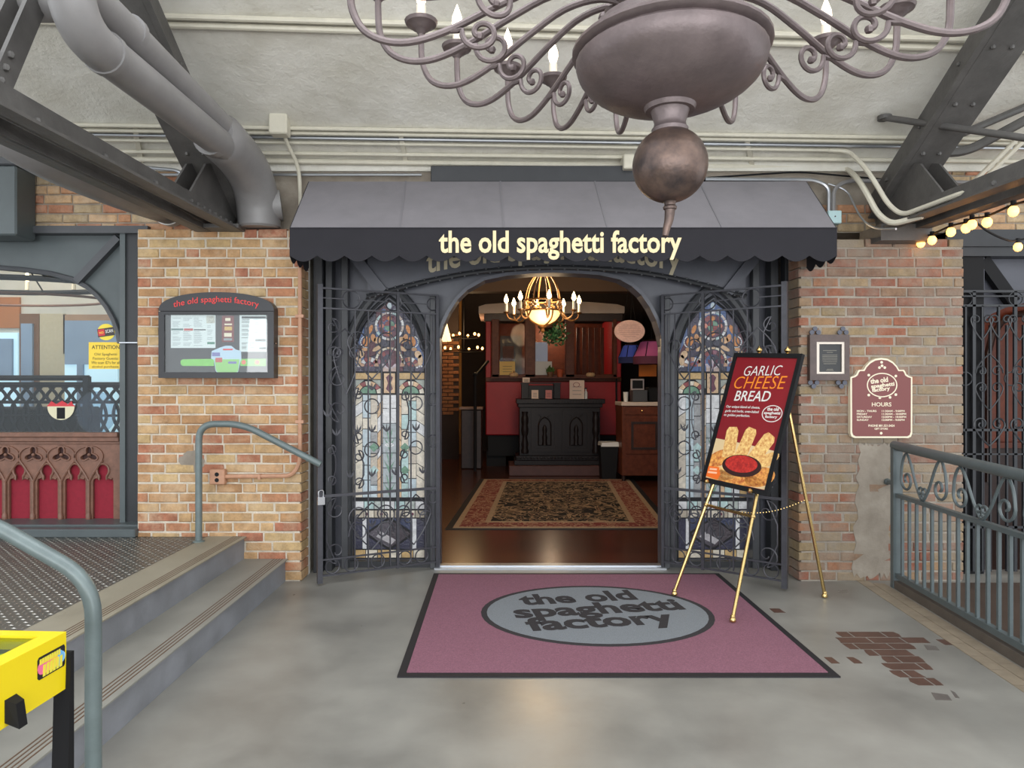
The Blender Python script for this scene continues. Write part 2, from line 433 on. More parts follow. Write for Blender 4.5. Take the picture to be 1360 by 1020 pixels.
for (py, xa, xb) in [(853, 1248, 1271), (811, 1024, 1040), (877, 1098, 1112), (877, 1128, 1142)]: tile_row(H * F / (py - CY), xa, xb, PX(xa, H * F / (py - CY)))
for (py, xa, xb) in [(925, 1236, 1262), (922, 1262, 1272), (879, 1296, 1304), (860, 1226, 1246)]:
    Yc = H * F / (py - CY); MB().fill([(PX(xa, Yc), Yc - .04), (PX(xb, Yc) - .02, Yc - .045), (PX(xb, Yc), Yc + .02), (PX(xa, Yc) + .03, Yc + .045)], 0, .001).build('tile', tile_w, floor)
# tan tile strip beside the railing
tan_t = mat('tan_tile', (150, 137, 119), .5, 0, .22, 7)
rd = (V(2.93, 3.87, 0) - V(3.08, 5.4, 0)).normalized(); rs = V(-rd.y, rd.x, 0)
if rs.x > 0: rs = -rs
y = 5.47; k = 0
while y > 1.2:
    b = V(3.08, 5.4, 0) + rd * (5.4 - y) + rs * .05
    for row in range(2):
        off = -.1 if row else 0
        p = b + rs * (row * .093) + rd * (.1 + off)
        MB().hexa([p - rd * .097, p + rd * .097, p + rd * .097 + rs * .088, p - rd * .097 + rs * .088],
                  [q + V(0, 0, .004) for q in (p - rd * .097, p + rd * .097, p + rd * .097 + rs * .088, p - rd * .097 + rs * .088)]).build('tile', tan_t, floor)
    y -= .2; k += 1
# brown ramp surface beyond the railing
MB().hexa([V(3.12, 5.5, -.02), V(2.6, 0, -.02), V(9, 0, -.02), V(9, 5.5, -.02)], [V(3.12, 5.5, .003), V(2.6, 0, .003), V(9, 0, .003), V(9, 5.5, .003)]).build('ramp_surface', mat('brown_ramp', (84, 72, 64), .4, 0, .2, 4), floor)

# steps and raised platform
plat = thing('step_platform', 'raised walkway with two concrete steps on the left', None, (-2.1, 2, 0), kind='structure')
MB().box(-2.05, -1.72, -3, PIER + .02, 0, .172).build('step', M['riser'], plat)
MB().box(-2.36, -2.05, -3, PIER + .02, 0, .352).build('step', M['riser'], plat)
MB().box(-2.05, -1.70, -3, PIER + .02, .172, .18).build('tread', M['step'], plat)
MB().box(-2.34, -2.03, -3, PIER + .02, .352, .36).build('tread', M['nose'], plat)
groove = mat('groove_strip', (98, 74, 58), .7)
for i in range(4):
    MB().box(-1.735 - i * .022 - .007, -1.735 - i * .022, -3, PIER, .18, .1812).build('groove', groove, plat)
    MB().box(-2.065 - i * .02 - .006, -2.065 - i * .02, -3, PIER, .36, .3612).build('groove', groove, plat)
MB().box(-7, -2.34, -3, 5.8, .30, .357).build('chequer_plate', M['plate'], plat)
lug = MB()
for ix in range(52):
    for iy in range(84):
        x = -2.37 - ix * .043; yy = 5.5 - iy * .043
        if yy < 2.2 or x < -4.55: continue
        a, b = (.014, .004) if (ix + iy) % 2 else (.004, .014)
        n = len(lug.v)
        lug.v += [V(x - a, yy, .357), V(x, yy - b, .357), V(x + a, yy, .357), V(x, yy + b, .357), V(x, yy, .3605)]
        lug.f += [(n, n + 1, n + 4), (n + 1, n + 2, n + 4), (n + 2, n + 3, n + 4), (n + 3, n, n + 4)]
tag(lug.build('raised_lugs', M['lug'], plat), 'raised diamond lugs of the chequer plate', kind='stuff')

# ceiling and walls
cl = MB(); t = .2
cl.hexa([V(-9, UP + .6, ceil_z(UP + .6)), V(9, UP + .6, ceil_z(UP + .6)), V(9, 3.4, ceil_z(3.4)), V(-9, 3.4, ceil_z(3.4))],
        [V(-9, UP + .6, ceil_z(UP + .6) + t), V(9, UP + .6, ceil_z(UP + .6) + t), V(9, 3.4, ceil_z(3.4) + t), V(-9, 3.4, ceil_z(3.4) + t)])
ceiling = struct('ceiling', cl, M['ceil'], 'cream painted board-marked concrete ceiling sloping up over the hall')
struct('beam_hall', MB().box(-2.3, 3.25, 2.52, 2.68, 4.75, 4.95), M['truss'], 'steel cross beam carrying the hall chandelier')
def brick_mesh(L, hgt, dep, seed):
    rnd = random.Random(seed); j = lambda a: rnd.uniform(-a, a)
    e = .006; hx = L / 2; hz = hgt / 2
    fr = [V(-hx + e + j(.004), j(.002), -hz + e + j(.003)), V(hx - e + j(.004), j(.002), -hz + e + j(.003)), V(hx - e + j(.004), j(.002), hz - e + j(.003)), V(-hx + e + j(.004), j(.002), hz - e + j(.003))]
    mid = [V(-hx + j(.002), .008, -hz + j(.002)), V(hx + j(.002), .008, -hz + j(.002)), V(hx + j(.002), .008, hz + j(.002)), V(-hx + j(.002), .008, hz + j(.002))]
    bk = [V(-hx, dep, -hz), V(hx, dep, -hz), V(hx, dep, hz), V(-hx, dep, hz)]
    f = [(0, 1, 2, 3)] + [(i + 4, (i + 1) % 4 + 4, (i + 1) % 4, i) for i in range(4)] + [(i + 8, (i + 1) % 4 + 8, (i + 1) % 4 + 4, i + 4) for i in range(4)]
    me = bpy.data.meshes.new('brick'); me.from_pydata([tuple(p) for p in fr + mid + bk], [], f); me.update(); return me

def brick_wall(parent, x0, x1, z0, z1, yf, m, course=.0785, L=.225, dep=.1, end_dep=None, skip=None, seed=1, gap=.011):
    rnd = random.Random(seed)
    var = []
    for k in range(6):
        me = brick_mesh(L - gap, course - gap, dep, seed * 50 + k); me.materials.append(m); var.append(me)
    deep = None
    if end_dep:
        deep = []
        for k in range(3):
            me = brick_mesh(L - gap, course - gap, end_dep, seed * 50 + 20 + k); me.materials.append(m); deep.append(me)
    nrow = int(round((z1 - z0) / course)); cnt = 0
    for r in range(nrow):
        z = z0 + (r + .5) * course; x = x0
        cuts = []
        first = L if r % 2 else L * .5
        if rnd.random() < .25: first *= .8
        while x < x1 - .03:
            ln = first if not cuts else (L * rnd.uniform(.9, 1.1) if rnd.random() > .13 else L * .5)
            if x + ln > x1 - .05: ln = x1 - x
            cuts.append((x, ln)); x += ln
        for i, (xa, ln) in enumerate(cuts):
            if skip and skip(xa, xa + ln, z): continue
            end = end_dep and ((i == 0 and end_dep_side in 'LB') or (i == len(cuts) - 1 and end_dep_side in 'RB'))
            me = rnd.choice(deep if end else var)
            place(me, 'brick', (xa + ln / 2, yf + rnd.uniform(-.003, .004), z + rnd.uniform(-.0015, .0015)), parent, scale=((ln - gap) / (L - gap), 1, 1))
            cnt += 1
    return cnt

wl = struct('wall_left', MB().box(-2.905, -1.605, PIER + .007, 6.05, 0, 2.81), M['mortar'], 'tan brick pier left of the entrance')
end_dep_side = 'R'
def skl(a, b, z):
    return (z < .33 and b < -2.06) or (z < .14 and b < -1.72)
brick_wall(wl, -2.91, -1.585, 0, 2.82, PIER, M['brickL'], end_dep=.2, skip=skl, seed=2)
wr = struct('wall_right', MB().box(2.415, 3.705, PIER + .006, 6.05, 0, 2.68), M['mortarR'], 'weathered brick pier right of the entrance')
end_dep_side = 'B'
brick_wall(wr, 2.39, 3.72, 0, 2.72, PIER, M['brickR'], end_dep=.2, seed=3)
wu = struct('wall_upper', MB().box(-9, 9, UP + .012, 6.1, 2.84, 3.60), M['plaster'], 'upper wall of brick and grey plaster under the ceiling')
end_dep_side = ''
brick_wall(wu, -4.75, -2.25, 2.84, 3.37, UP, M['brickU'], seed=4)
brick_wall(wu, 2.45, 5.6, 2.84, 3.37, UP, M['brickU'], seed=5, skip=lambda a, b, z: z > 3.08 and a < 3.3)
struct('trim_2', MB().box(-9, 9, UP - .03, UP + .1, 3.34, 3.50), M['ceil'], 'cream concrete edge where the ceiling meets the wall')
# plaster patches smeared on the right pier
rnd = random.Random(12); poly = []
ex = [(1134, 765), (1183, 765), (1183, 590), (1140, 590)]
for (xa, ya), (xb, yb) in zip(ex, ex[1:] + ex[:1]):
    for i in range(16):
        t = i / 16; poly.append((PX(xa + (xb - xa) * t + (rnd.uniform(-3.5, 3.5) if abs(yb - ya) > 10 else rnd.uniform(-1, 1)), PIER), max(.004, PZ(ya + (yb - ya) * t + (rnd.uniform(-5, 5) if abs(yb - ya) < 10 else 0), PIER))))
MB().fill(poly, 0, .0035, wallframe(0, PIER + .001, 0)).build('plaster_smear', M['plaster'], wr)
c = P(255, 612, PIER); rnd = random.Random(9)
MB().fill([(c.x + .12 * rnd.uniform(.6, 1.1) * math.cos(2 * PI * i / 20), c.z + .1 * rnd.uniform(.6, 1.1) * math.sin(2 * PI * i / 20)) for i in range(20)], 0, .004, wallframe(0, PIER + .002, 0)).build('plaster_smear', M['plaster'], wl)

MB().box(PX(404.5, 5.75), PX(409.5, 5.75), 5.74, 5.8, 0, 2.8).build('edge_strip', M['white'], wl)
MB().box(PX(1057, 5.75), PX(1060, 5.75), 5.74, 5.8, 0, 2.68).build('edge_strip', M['plaster'], wr)
# ---------------------------------------------------------------- entrance steelwork
def lancet(cx, hw, z0, zs, zt, n=12):
    R = ((zt - zs) ** 2 + hw ** 2) / (2 * hw)
    a = math.degrees(math.atan2(zt - zs, R - hw))
    right = [(cx + hw - R + R * math.cos(math.radians(a * i / n)), zs + R * math.sin(math.radians(a * i / n))) for i in range(n + 1)]
    left = [(2 * cx - x, z) for x, z in reversed(right[:-1])]
    return [(cx - hw, z0), (cx + hw, z0)] + right + left
LC = PX(516.5, DW); RC = PX(948, DW); LHW = .312
Z0, ZS, ZT = .06, 1.77, 2.318
arch = [(583, 449), (588, 432), (596, 415), (607, 398), (620, 385), (643, 372), (672, 366), (704, 363), (735, 362), (766, 363), (795, 365), (822, 371), (838, 380), (851, 392), (862, 408), (871, 426), (877, 445), (880, 460)]
arch = [(PX(x, DW), PZ(y, DW)) for x, y in arch]
DL, DR = arch[0][0], arch[-1][0]
ent = thing('entrance_frame', 'dark painted steel entrance screen with arched doorway and lancet openings', None, (.4, DW, 0), kind='structure')
ent.name = 'door_1'
outer = [(-1.62, 0), (DL, 0)] + arch + [(DR, 0), (2.42, 0), (2.42, 3.05), (-1.62, 3.05)]
wp = MB().fill([outer, lancet(LC, LHW, Z0, ZS, ZT), lancet(RC, LHW, Z0, ZS, ZT)], -.06, 0, wallframe(0, DW, 0))
wp.build('screen_panel', M['door_steel'], ent)
# arch lining of the doorway
for i in range(len(arch) - 1):
    pass
pts = [V(DL, DW - .02, 0)] + [V(x, DW - .02, z) for x, z in arch] + [V(DR, DW - .02, 0)]
lin = MB()
for p, q in zip(pts[:-1], pts[1:]): lin.bar(p + V(0, .05, 0), q + V(0, .05, 0), .15, .012, up=(0, 1, 0)) if False else lin.bar(p + V(0, .04, 0), q + V(0, .04, 0), .03, .2, up=(0, 1, 0))
lin.build('arch_lining', M['door_steel'], ent)
# header plate with arched lower edge and rope moulding
hp = [(488, 394), (512, 388), (545, 379), (590, 369), (640, 361), (690, 357), (738, 355.5), (790, 357), (840, 361), (890, 369), (935, 379), (968, 388), (990, 394)]
YH = 5.90
hw_ = [(PX(x, YH), PZ(y, YH)) for x, y in hp]
MB().fill(hw_ + [(hw_[-1][0], 3.0), (hw_[0][0], 3.0)], -.04, 0, wallframe(0, YH, 0)).build('header_plate', M['door_steel'], ent)
rope = smoothpath([V(x, YH - .015, z) for x, z in hw_], 3)
MB().tube(rope, .022, 8).build('rope_moulding', M['steel_dk'], ent, True)
tw = MB()
for i in range(len(rope) - 1):
    for k in range(3):
        a = 2 * PI * (i * 3 + k) / 3; p = rope[i].lerp(rope[i + 1], k / 3)
        tw.ball(p + V(0, math.cos(a) * .02, math.sin(a) * .02), .011, 6)
tw.build('rope_twist', M['steel'], ent, True)
MB().tube(smoothpath([V(x, DW - .03, z) for x, z in arch], 2), .018, 6).build('door_moulding', M['steel_dk'], ent, True)
# diagonal braces, side posts and panels
for a, b in (((462, 330), (508, 388)), ((1012, 330), (966, 388))):
    MB().bar(P(a[0], a[1], YH - .02), P(b[0], b[1], YH - .02), .09, .03, up=(0, 1, 0)).build('diagonal_brace', M['door_steel'], ent)
for xa, xb, ya, yb, m in ((416, 428, 5.80, 5.9, 'steel_dk'), (432, 441, 5.86, 5.98, 'steel_dk'), (453, 462, 5.93, 6.0, 'steel'), (1000, 1009, 5.93, 6.0, 'steel'), (1024, 1034, 5.86, 5.98, 'steel_dk'), (1043, 1056, 5.80, 5.9, 'steel_dk')):
    MB().box(PX(xa, ya), PX(xb, ya), ya, yb, 0, 3.0).build('post', M[m], ent, bev=.004)
for xa, xb in ((571, 582), (879, 890)):
    MB().box(PX(xa, 5.93), PX(xb, 5.93), 5.93, 6.0, 0, 2.35).build('door_post', M['steel'], ent, bev=.004)
MB().box(PX(418, 5.98), PX(455, 5.98), 5.98, 6.01, 1.84, 1.87).build('panel_rail', M['steel_dk'], ent)
MB().box(PX(1006, 5.98), PX(1045, 5.98), 5.98, 6.01, 1.84, 1.87).build('panel_rail', M['steel_dk'], ent)
for cx in (LC, RC):
    lp = lancet(cx, LHW + .05, .03, ZS, ZT + .13)[1:]
    MB().tube([V(x, DW - .02, z) for x, z in lp] + [V(cx - LHW - .05, DW - .02, .03)], .038, 8).build('lancet_moulding', M['steel'], ent, True)
    lp = lancet(cx, LHW + .01, .05, ZS, ZT + .03)[1:]
    MB().tube([V(x, DW - .01, z) for x, z in lp] + [V(cx - LHW - .01, DW - .01, .05)], .014, 6).build('lancet_bead', M['steel_dk'], ent, True)
    MB().box(cx - .4, cx + .4, DW - .05, DW - .001, 0, .055).build('plinth', M['steel_dk'], ent)
# beige lettering on the header, half hidden by the valance
def hdr_z(x):
    for (xa, za), (xb, zb) in zip(hw_[:-1], hw_[1:]):
        if xa <= x <= xb: return za + (zb - za) * (x - xa) / (xb - xa)
    return hw_[0][1]
lx = PX(735, YH); 
mb = MB().text('the old spaghetti factory', wallframe(0, YH - .002, 0), size=1, bold=.02, depth=.004, fit=2.16, hfit=.30, warp=lambda v: (v[0] + lx, v[1] * .9 + .075 + hdr_z(v[0] + lx), v[2]))
mb.build('header_lettering', M['gold_dk'], ent, label='beige lettering reading the old spaghetti factory')
# ---------------------------------------------------------------- stained glass
SG = {}
def sg(col):
    if col not in SG:
        SG[col] = mat('stained_%d_%d_%d' % col, tuple(int(c + (200 - c) * .12) for c in col), .2, 0, .24, 30, .25, 60, detail=3)
    return SG[col]
def inset(poly, d):
    cx = sum(p[0] for p in poly) / len(poly); cy = sum(p[1] for p in poly) / len(poly); out = []
    for x, y in poly:
        dx, dy = x - cx, y - cy; l = math.hypot(dx, dy) or 1; k = max(0, 1 - d / l); out.append((cx + dx * k, cy + dy * k))
    return out
CREAM = (238, 228, 208); PBLUE = (206, 224, 234); GREY = (168, 170, 172); PEACH = (232, 194, 150); AQUA = (194, 226, 224); BROWN = (112, 96, 88); NAVY = (44, 44, 66); ORANGE = (222, 138, 66); PURP = (98, 46, 66); WINE = (140, 60, 62); GREEN = (104, 150, 124); PALE = (240, 242, 244); GOLD = (210, 172, 112); BLUE = (70, 96, 150); MAROON = (84, 36, 50)
def stained_window(cx, seed, label):
    rnd = random.Random(seed)
    root = tag(MB().fill(lancet(cx, LHW - .001, Z0, ZS, ZT), -.05, -.035, wallframe(0, DW, 0)).build('lancet_window', mat('lead_came', (38, 38, 42), .5, .4)), label, 'window')
    lay = [0]
    def pane(poly, col, d=.004, z=0.):
        poly = [(cx + x, y) for x, y in inset(poly, d)]
        MB().fill(poly, -.0352, -.030 + z, wallframe(0, DW, 0)).build('pane', sg(col), root)
    def rect(x0, x1, y0, y1, col, **k): pane([(x0, y0), (x1, y0), (x1, y1), (x0, y1)], col, **k)
    w = LHW
    # foot band and dark panel
    n = 6
    for i in range(n): rect(-w + 2 * w * i / n, -w + 2 * w * (i + 1) / n, .065, .135, CREAM if i % 2 else GOLD)
    rect(-w, -.235, .14, .41, NAVY); rect(.235, w, .14, .41, NAVY)
    rect(-.235, -.2, .14, .41, PALE); rect(.2, .235, .14, .41, PALE)
    pane([(-.2, .14), (-.02, .14), (-.2, .26)], NAVY); pane([(.2, .14), (.02, .14), (.2, .26)], NAVY)
    pane([(-.2, .41), (-.02, .41), (-.2, .29)], (52, 60, 92)); pane([(.2, .41), (.02, .41), (.2, .29)], (52, 60, 92))
    pane([(-.19, .275), (-.09, .2), (0, .15), (0, .4), (-.09, .35)], (78, 72, 82)); pane([(.19, .275), (.09, .35), (0, .4), (0, .15), (.09, .2)], (60, 52, 60))
    pane([(-.12, .25), (.02, .18), (.06, .22), (-.08, .3)], (190, 186, 190), z=.002)
    n = 7
    for i in range(n):
        rect(-w + 2 * w * i / n, -w + 2 * w * (i + 1) / n, .415, .48, CREAM if i % 2 else (196, 184, 164))
        rect(-w + 2 * w * i / n, -w + 2 * w * (i + 1) / n, .49, .56, (PALE, AQUA, (196, 206, 200))[i % 3])
    for x in (-.2, -.07, .07, .2): pane([(x + .014 * math.cos(a), .447 + .014 * math.sin(a)) for a in [PI * k / 4 for k in range(8)]], PURP, d=0, z=.002)
    # columns
    edges = [-w, -.235, -.165, -.105, -.06, .06, .105, .165, .235, w]
    cols = [CREAM, PBLUE, GREY, PEACH, None, PEACH, AQUA, PBLUE, CREAM]
    for c in range(9):
        x0, x1 = edges[c], edges[c + 1]
        if cols[c] is None: continue
        y = .59; top = 1.49; k = 0; sl = .05 if c in (0, 3) else (-.05 if c in (5, 8) else 0)
        while y < top - .01:
            h = rnd.uniform(.09, .19); y2 = min(top, y + h)
            if top - y2 < .05: y2 = top
            col = cols[c]
            if rnd.random() < .35: col = rnd.choice([PALE, CREAM, PBLUE, AQUA, (212, 200, 184), BROWN if c in (2,) else PALE, GOLD if c in (0, 8) else AQUA])
            a = 0 if k == 0 else sl; b = 0 if y2 >= top else sl
            pane([(x0, y - a / 2), (x1, y + a / 2), (x1, y2 + b / 2), (x0, y2 - b / 2)], col); y = y2; k += 1
        if c in (2, 6):
            for yy in (.83, 1.03): pane([((x0 + x1) / 2 - .045, yy), ((x0 + x1) / 2, yy - .045), ((x0 + x1) / 2 + .045, yy), ((x0 + x1) / 2, yy + .045)], GREEN if rnd.random() < .5 else AQUA, z=.002)
    # central flower column
    for k in range(7):
        y0 = .59 + k * .13; rect(-.06, .06, y0, min(1.49, y0 + .13), (178, 188, 194) if k < 5 else PALE)
    for y0 in (.60, .80, 1.0):
        for s in (-1, 1):
            pane([(0, y0), (s * .02, y0 + .05), (s * .052, y0 + .13), (s * .03, y0 + .09), (0, y0 + .06)], GREEN, d=.001, z=.002)
            pane([(0, y0 + .06), (s * .014, y0 + .12), (s * .03, y0 + .2), (s * .008, y0 + .15)], (120, 170, 140), d=.001, z=.002)
    for y0 in (1.03, 1.33):
        for a in range(5):
            t = math.radians(30 + a * 30); pane([(0, y0)] + [(.045 * math.cos(t + u), y0 + .045 * math.sin(t + u)) for u in (-.2, 0, .2)], PALE, d=.001, z=.003)
    # arcade band
    for i, (xa, xb) in enumerate(((-w, -.06), (.06, w))):
        m = (xa + xb) / 2; hw = (xb - xa) / 2
        for k in range(7):
            a0, a1 = math.radians(180 - k * 180 / 7), math.radians(180 - (k + 1) * 180 / 7)
            pane([(m + hw * .95 * math.cos(a0), 1.5 + .11 * math.sin(a0)), (m + hw * .95 * math.cos(a1), 1.5 + .11 * math.sin(a1)), (m + hw * .62 * math.cos(a1), 1.5 + .07 * math.sin(a1)), (m + hw * .62 * math.cos(a0), 1.5 + .07 * math.sin(a0))], (CREAM, PEACH, WINE)[k % 3], d=.002)
        pane([(m + hw * .58 * math.cos(math.radians(a)), 1.5 + .065 * math.sin(math.radians(a))) for a in range(0, 181, 30)], GREEN, d=.003)
        pane([(xa, 1.54), (xa, 1.62), (m - .03, 1.62)], (170, 178, 168)); pane([(xb, 1.54), (xb, 1.62), (m + .03, 1.62)], (170, 178, 168))
    rect(-.05, .05, 1.5, 1.68, PEACH); pane([(-.03, 1.54), (0, 1.51), (.03, 1.54), (.012, 1.59), (.03, 1.64), (0, 1.67), (-.03, 1.64), (-.012, 1.59)], PURP, d=0, z=.002)
    rect(-w, -.06, 1.625, 1.68, GOLD); rect(.06, w, 1.625, 1.68, GOLD)
    # tympanum
    def ring(x, y, r0, r1, n, cols_, a0=0, a1=360, z=0.002):
        for k in range(n):
            t0 = math.radians(a0 + (a1 - a0) * k / n); t1 = math.radians(a0 + (a1 - a0) * (k + 1) / n); tm = (t0 + t1) / 2
            pane([(x + r1 * math.cos(t), y + r1 * math.sin(t)) for t in (t0, tm, t1)] + [(x + r0 * math.cos(t), y + r0 * math.sin(t)) for t in (t1, tm, t0)], cols_[k % len(cols_)], d=.003, z=z)
    def blob(x, y, rx, ry, col, n=9, rot=0., z=.003):
        pane([(x + rx * math.cos(a) * math.cos(rot) - ry * math.sin(a) * math.sin(rot), y + rx * math.cos(a) * math.sin(rot) + ry * math.sin(a) * math.cos(rot)) for a in [2 * PI * k / n for k in range(n)]], col, d=0, z=z)
    # navy ground in vertical slices inside the arch
    R = ((ZT - ZS) ** 2 + w ** 2) / (2 * w)
    def hz(x): return ZS + math.sqrt(max(0, R * R - (abs(x) - w + R) ** 2))
    xs = [-w + .01, -.22, -.12, 0, .12, .22, w - .01]
    for i in range(6):
        xa, xb = xs[i], xs[i + 1]; za, zb = hz(xa) - .012, hz(xb) - .012; zl = 1.69
        cuts = [0, .28, .55, .78, 1]
        for k in range(4):
            l0, l1 = zl + (za - zl) * cuts[k], zl + (za - zl) * cuts[k + 1]; r0, r1 = zl + (zb - zl) * cuts[k], zl + (zb - zl) * cuts[k + 1]
            pane([(xa, l0), (xb, r0), (xb, r1), (xa, l1)], rnd.choice([NAVY, NAVY, (58, 52, 78), BLUE, MAROON]))
    ry_ = 2.09
    ring(0, ry_, .105, .13, 14, [PALE, (206, 188, 178), AQUA])
    ring(0, ry_, .055, .1, 8, [PURP, MAROON, WINE], 22)
    ring(0, ry_, .0, .05, 4, [GREEN, WINE], 0)
    for a in range(4): blob(.065 * math.cos(a * PI / 2), ry_ + .065 * math.sin(a * PI / 2), .02, .02, ORANGE if a % 2 else (220, 130, 110), z=.004)
    for s in (-1, 1):
        blob(s * .2, 1.955, .03, .045, ORANGE, rot=s * .3); blob(s * .14, 1.985, .022, .036, (220, 150, 90), rot=-s * .2); blob(s * .105, 1.965, .032, .03, (226, 176, 126)); blob(s * .165, 2.06, .018, .042, ORANGE, rot=s * .35)
        ring(s * .2, 1.95, .045, .058, 4, [PALE, PBLUE], 90 - s * 20, 90 - s * 200)
        blob(s * .215, 1.885, .026, .016, (214, 160, 110)); blob(s * .25, 1.84, .03, .036, PEACH, rot=s * .5); blob(s * .27, 1.79, .024, .05, (224, 188, 146))
        ring(s * .175, 1.735, .0, .04, 5, [WINE, PURP, (170, 84, 84)], 0, 180); ring(s * .175, 1.735, .043, .085, 7, [(196, 150, 120), WINE, PALE], 0, 180)
        ring(s * .27, 1.70, .03, .05, 3, [PALE], 60, 150)
        blob(s * .105, 1.895, .05, .018, (224, 184, 140), rot=-s * .5)
    ring(0, 1.78, .105, .128, 9, [(226, 190, 150), CREAM], -10, 190)
    ring(0, 1.78, .06, .102, 8, [PURP, WINE, MAROON, (150, 90, 110)], -15, 195)
    for a in range(5):
        t = math.radians(90 + (a - 2) * 34); pane([(0, 1.71), (.06 * math.cos(t - .22), 1.72 + .075 * math.sin(t - .22)), (.075 * math.cos(t), 1.72 + .1 * math.sin(t)), (.06 * math.cos(t + .22), 1.72 + .075 * math.sin(t + .22))], (206, 190, 200) if a % 2 == 0 else PURP, d=.002, z=.003)
    rect(-.06, -.004, 1.69, 1.735, (206, 180, 170), z=.002); rect(.004, .06, 1.69, 1.735, (206, 180, 170), z=.002)
    blob(0, 2.265, .02, .03, PBLUE); blob(-.05, 2.22, .02, .02, BLUE); blob(.05, 2.22, .02, .02, (150, 160, 170))
    return root
stained_window(LC, 11, 'stained glass lancet window left of the doorway, behind the padlocked gate')
stained_window(RC, 23, 'stained glass lancet window right of the doorway, behind the easel')
# ---------------------------------------------------------------- awning
AX0, AX1 = -1.535, 2.46; AYB, AYF = 5.56, 5.06; AZT = 3.205; AZF = 2.715; AZB = 2.475
aw = thing('awning', 'black canvas awning with scalloped valance over the entrance', 'awning', (.46, 5.5, 2.4))
def slopep(u, t, off=0.):                           # u across, t from wall to front edge
    sag = .012 * math.sin(PI * t) * math.sin(PI * ((u * 5) % 1))
    return V(AX0 + (AX1 - AX0) * u, AYB + (AYF - AYB) * t, AZT + (AZF - AZT) * t - sag + off)
cn = MB(); nu, nt_ = 40, 8
for i in range(nu + 1):
    for j in range(nt_ + 1): cn.v.append(slopep(i / nu, j / nt_))
for i in range(nu):
    for j in range(nt_):
        a = i * (nt_ + 1) + j; cn.f.append((a, a + 1, a + nt_ + 2, a + nt_ + 1))
n0 = len(cn.v)
for p in list(cn.v): cn.v.append(p - V(0, -.004, .008))
cn.f += [tuple(k + n0 for k in reversed(f)) for f in list(cn.f)]
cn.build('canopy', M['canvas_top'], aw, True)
for x in (AX0, AX1):                                # side gussets
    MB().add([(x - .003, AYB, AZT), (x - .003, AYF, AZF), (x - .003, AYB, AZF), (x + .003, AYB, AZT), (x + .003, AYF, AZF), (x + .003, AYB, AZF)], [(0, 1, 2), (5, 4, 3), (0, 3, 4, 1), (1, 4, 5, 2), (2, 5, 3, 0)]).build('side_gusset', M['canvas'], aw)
def scallops(length, n, h, amp=.04):
    top = [(0, h), (length, h)]; bot = []; wv = length / n
    for i in range(n):
        x0 = length - i * wv
        for k in range(9):
            t = k / 8; bot.append((x0 - wv * t, amp - amp * math.sin(PI * t) * 1.1 if True else 0))
    out = [(length, h), (0, h)]
    return [(0, h)] + [p for p in reversed(bot)] + [(length, h)]
hv = AZF - AZB
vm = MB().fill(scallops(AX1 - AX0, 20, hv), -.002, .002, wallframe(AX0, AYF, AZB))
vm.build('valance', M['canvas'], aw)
for x, s in ((AX0, 1), (AX1, -1)):
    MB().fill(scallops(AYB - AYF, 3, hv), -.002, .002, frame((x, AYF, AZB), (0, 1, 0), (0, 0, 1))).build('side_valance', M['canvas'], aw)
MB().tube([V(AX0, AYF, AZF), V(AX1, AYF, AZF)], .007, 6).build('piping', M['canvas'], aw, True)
seam = mat('canvas_seam', (124, 122, 127), .8)
for u in (.195, .385, .575, .785):
    mb = MB()
    for k in range(8): mb.bar(slopep(u + .006 * k / 8, k / 8, .003), slopep(u + .006 * (k + 1) / 8, (k + 1) / 8, .003), .012, .004)
    mb.build('seam', seam, aw)
bars = MB().tube([V(AX0 + .02, AYF + .02, AZF - .02), V(AX1 - .02, AYF + .02, AZF - .02)], .012, 6)
for x in (AX0 + .03, .46, AX1 - .03): bars.tube([V(x, AYF + .02, AZF - .02), V(x, AYB - .005, AZF - .02)], .012, 6)
bars.build('support_frame', M['galv'], aw, True)
lt = MB().text('the old spaghetti factory', wallframe(PX(744, AYF), AYF - .003, PZ(335, AYF)), size=1, bold=.022, depth=.004, fit=PX(905, AYF) - PX(583, AYF), hfit=.215)
lt.build('lettering', M['gold'], aw, label='gold lettering reading the old spaghetti factory')
# dark board above the awning
bd = MB().box(PX(573, 5.68), PX(930, 5.68), 5.62, 5.72, 3.22, PZ(223, 5.68))
tag(bd.build('header_board', M['steel_dk'], bev=.006), 'long dark board on the wall above the awning', 'board')
cp = MB().tube([V(PX(905, 5.6), 5.6, PZ(237, 5.6)), V(PX(936, 5.6), 5.6, PZ(237, 5.6))], [.05, .03], 12)
tag(cp.build('floodlight', M['black'], smooth=True), 'small black floodlight at the right end of the dark header board', 'light')

# ---------------------------------------------------------------- wrought iron gates
def heart(mb, cx, cy, wd, h, r=.006):
    for s in (-1, 1):
        path = [(0, 0), (.26 * wd, .26 * h), (.47 * wd, .58 * h)]
        pp = [(p.x, p.y) for p in smoothpath([(*q, 0) for q in path], 4)][:-1] + spiral(.26 * wd, .66 * h, .22 * wd, .04 * wd, -15, 420, 22)
        mb.tube([V(cx + s * x, cy + y, 0) for x, y in pp], r, 5)
def vscroll(mb, x, y0, y1, wd, s, r=.006):              # tall C scroll between y0 and y1 opening to side s
    ra = wd * .42
    bot = list(reversed(spiral(x, y0 + ra, ra, .012, -90, -90 + s * -430, 18)))
    top = spiral(x, y1 - ra, ra, .012, 90, 90 + s * 430, 18)
    mid = [(x + s * -wd * .35, y0 + (y1 - y0) * .35), (x + s * -wd * .35, y0 + (y1 - y0) * .65)]
    mb.tube([V(a, b, 0) for a, b in bot + mid + top], r, 5)
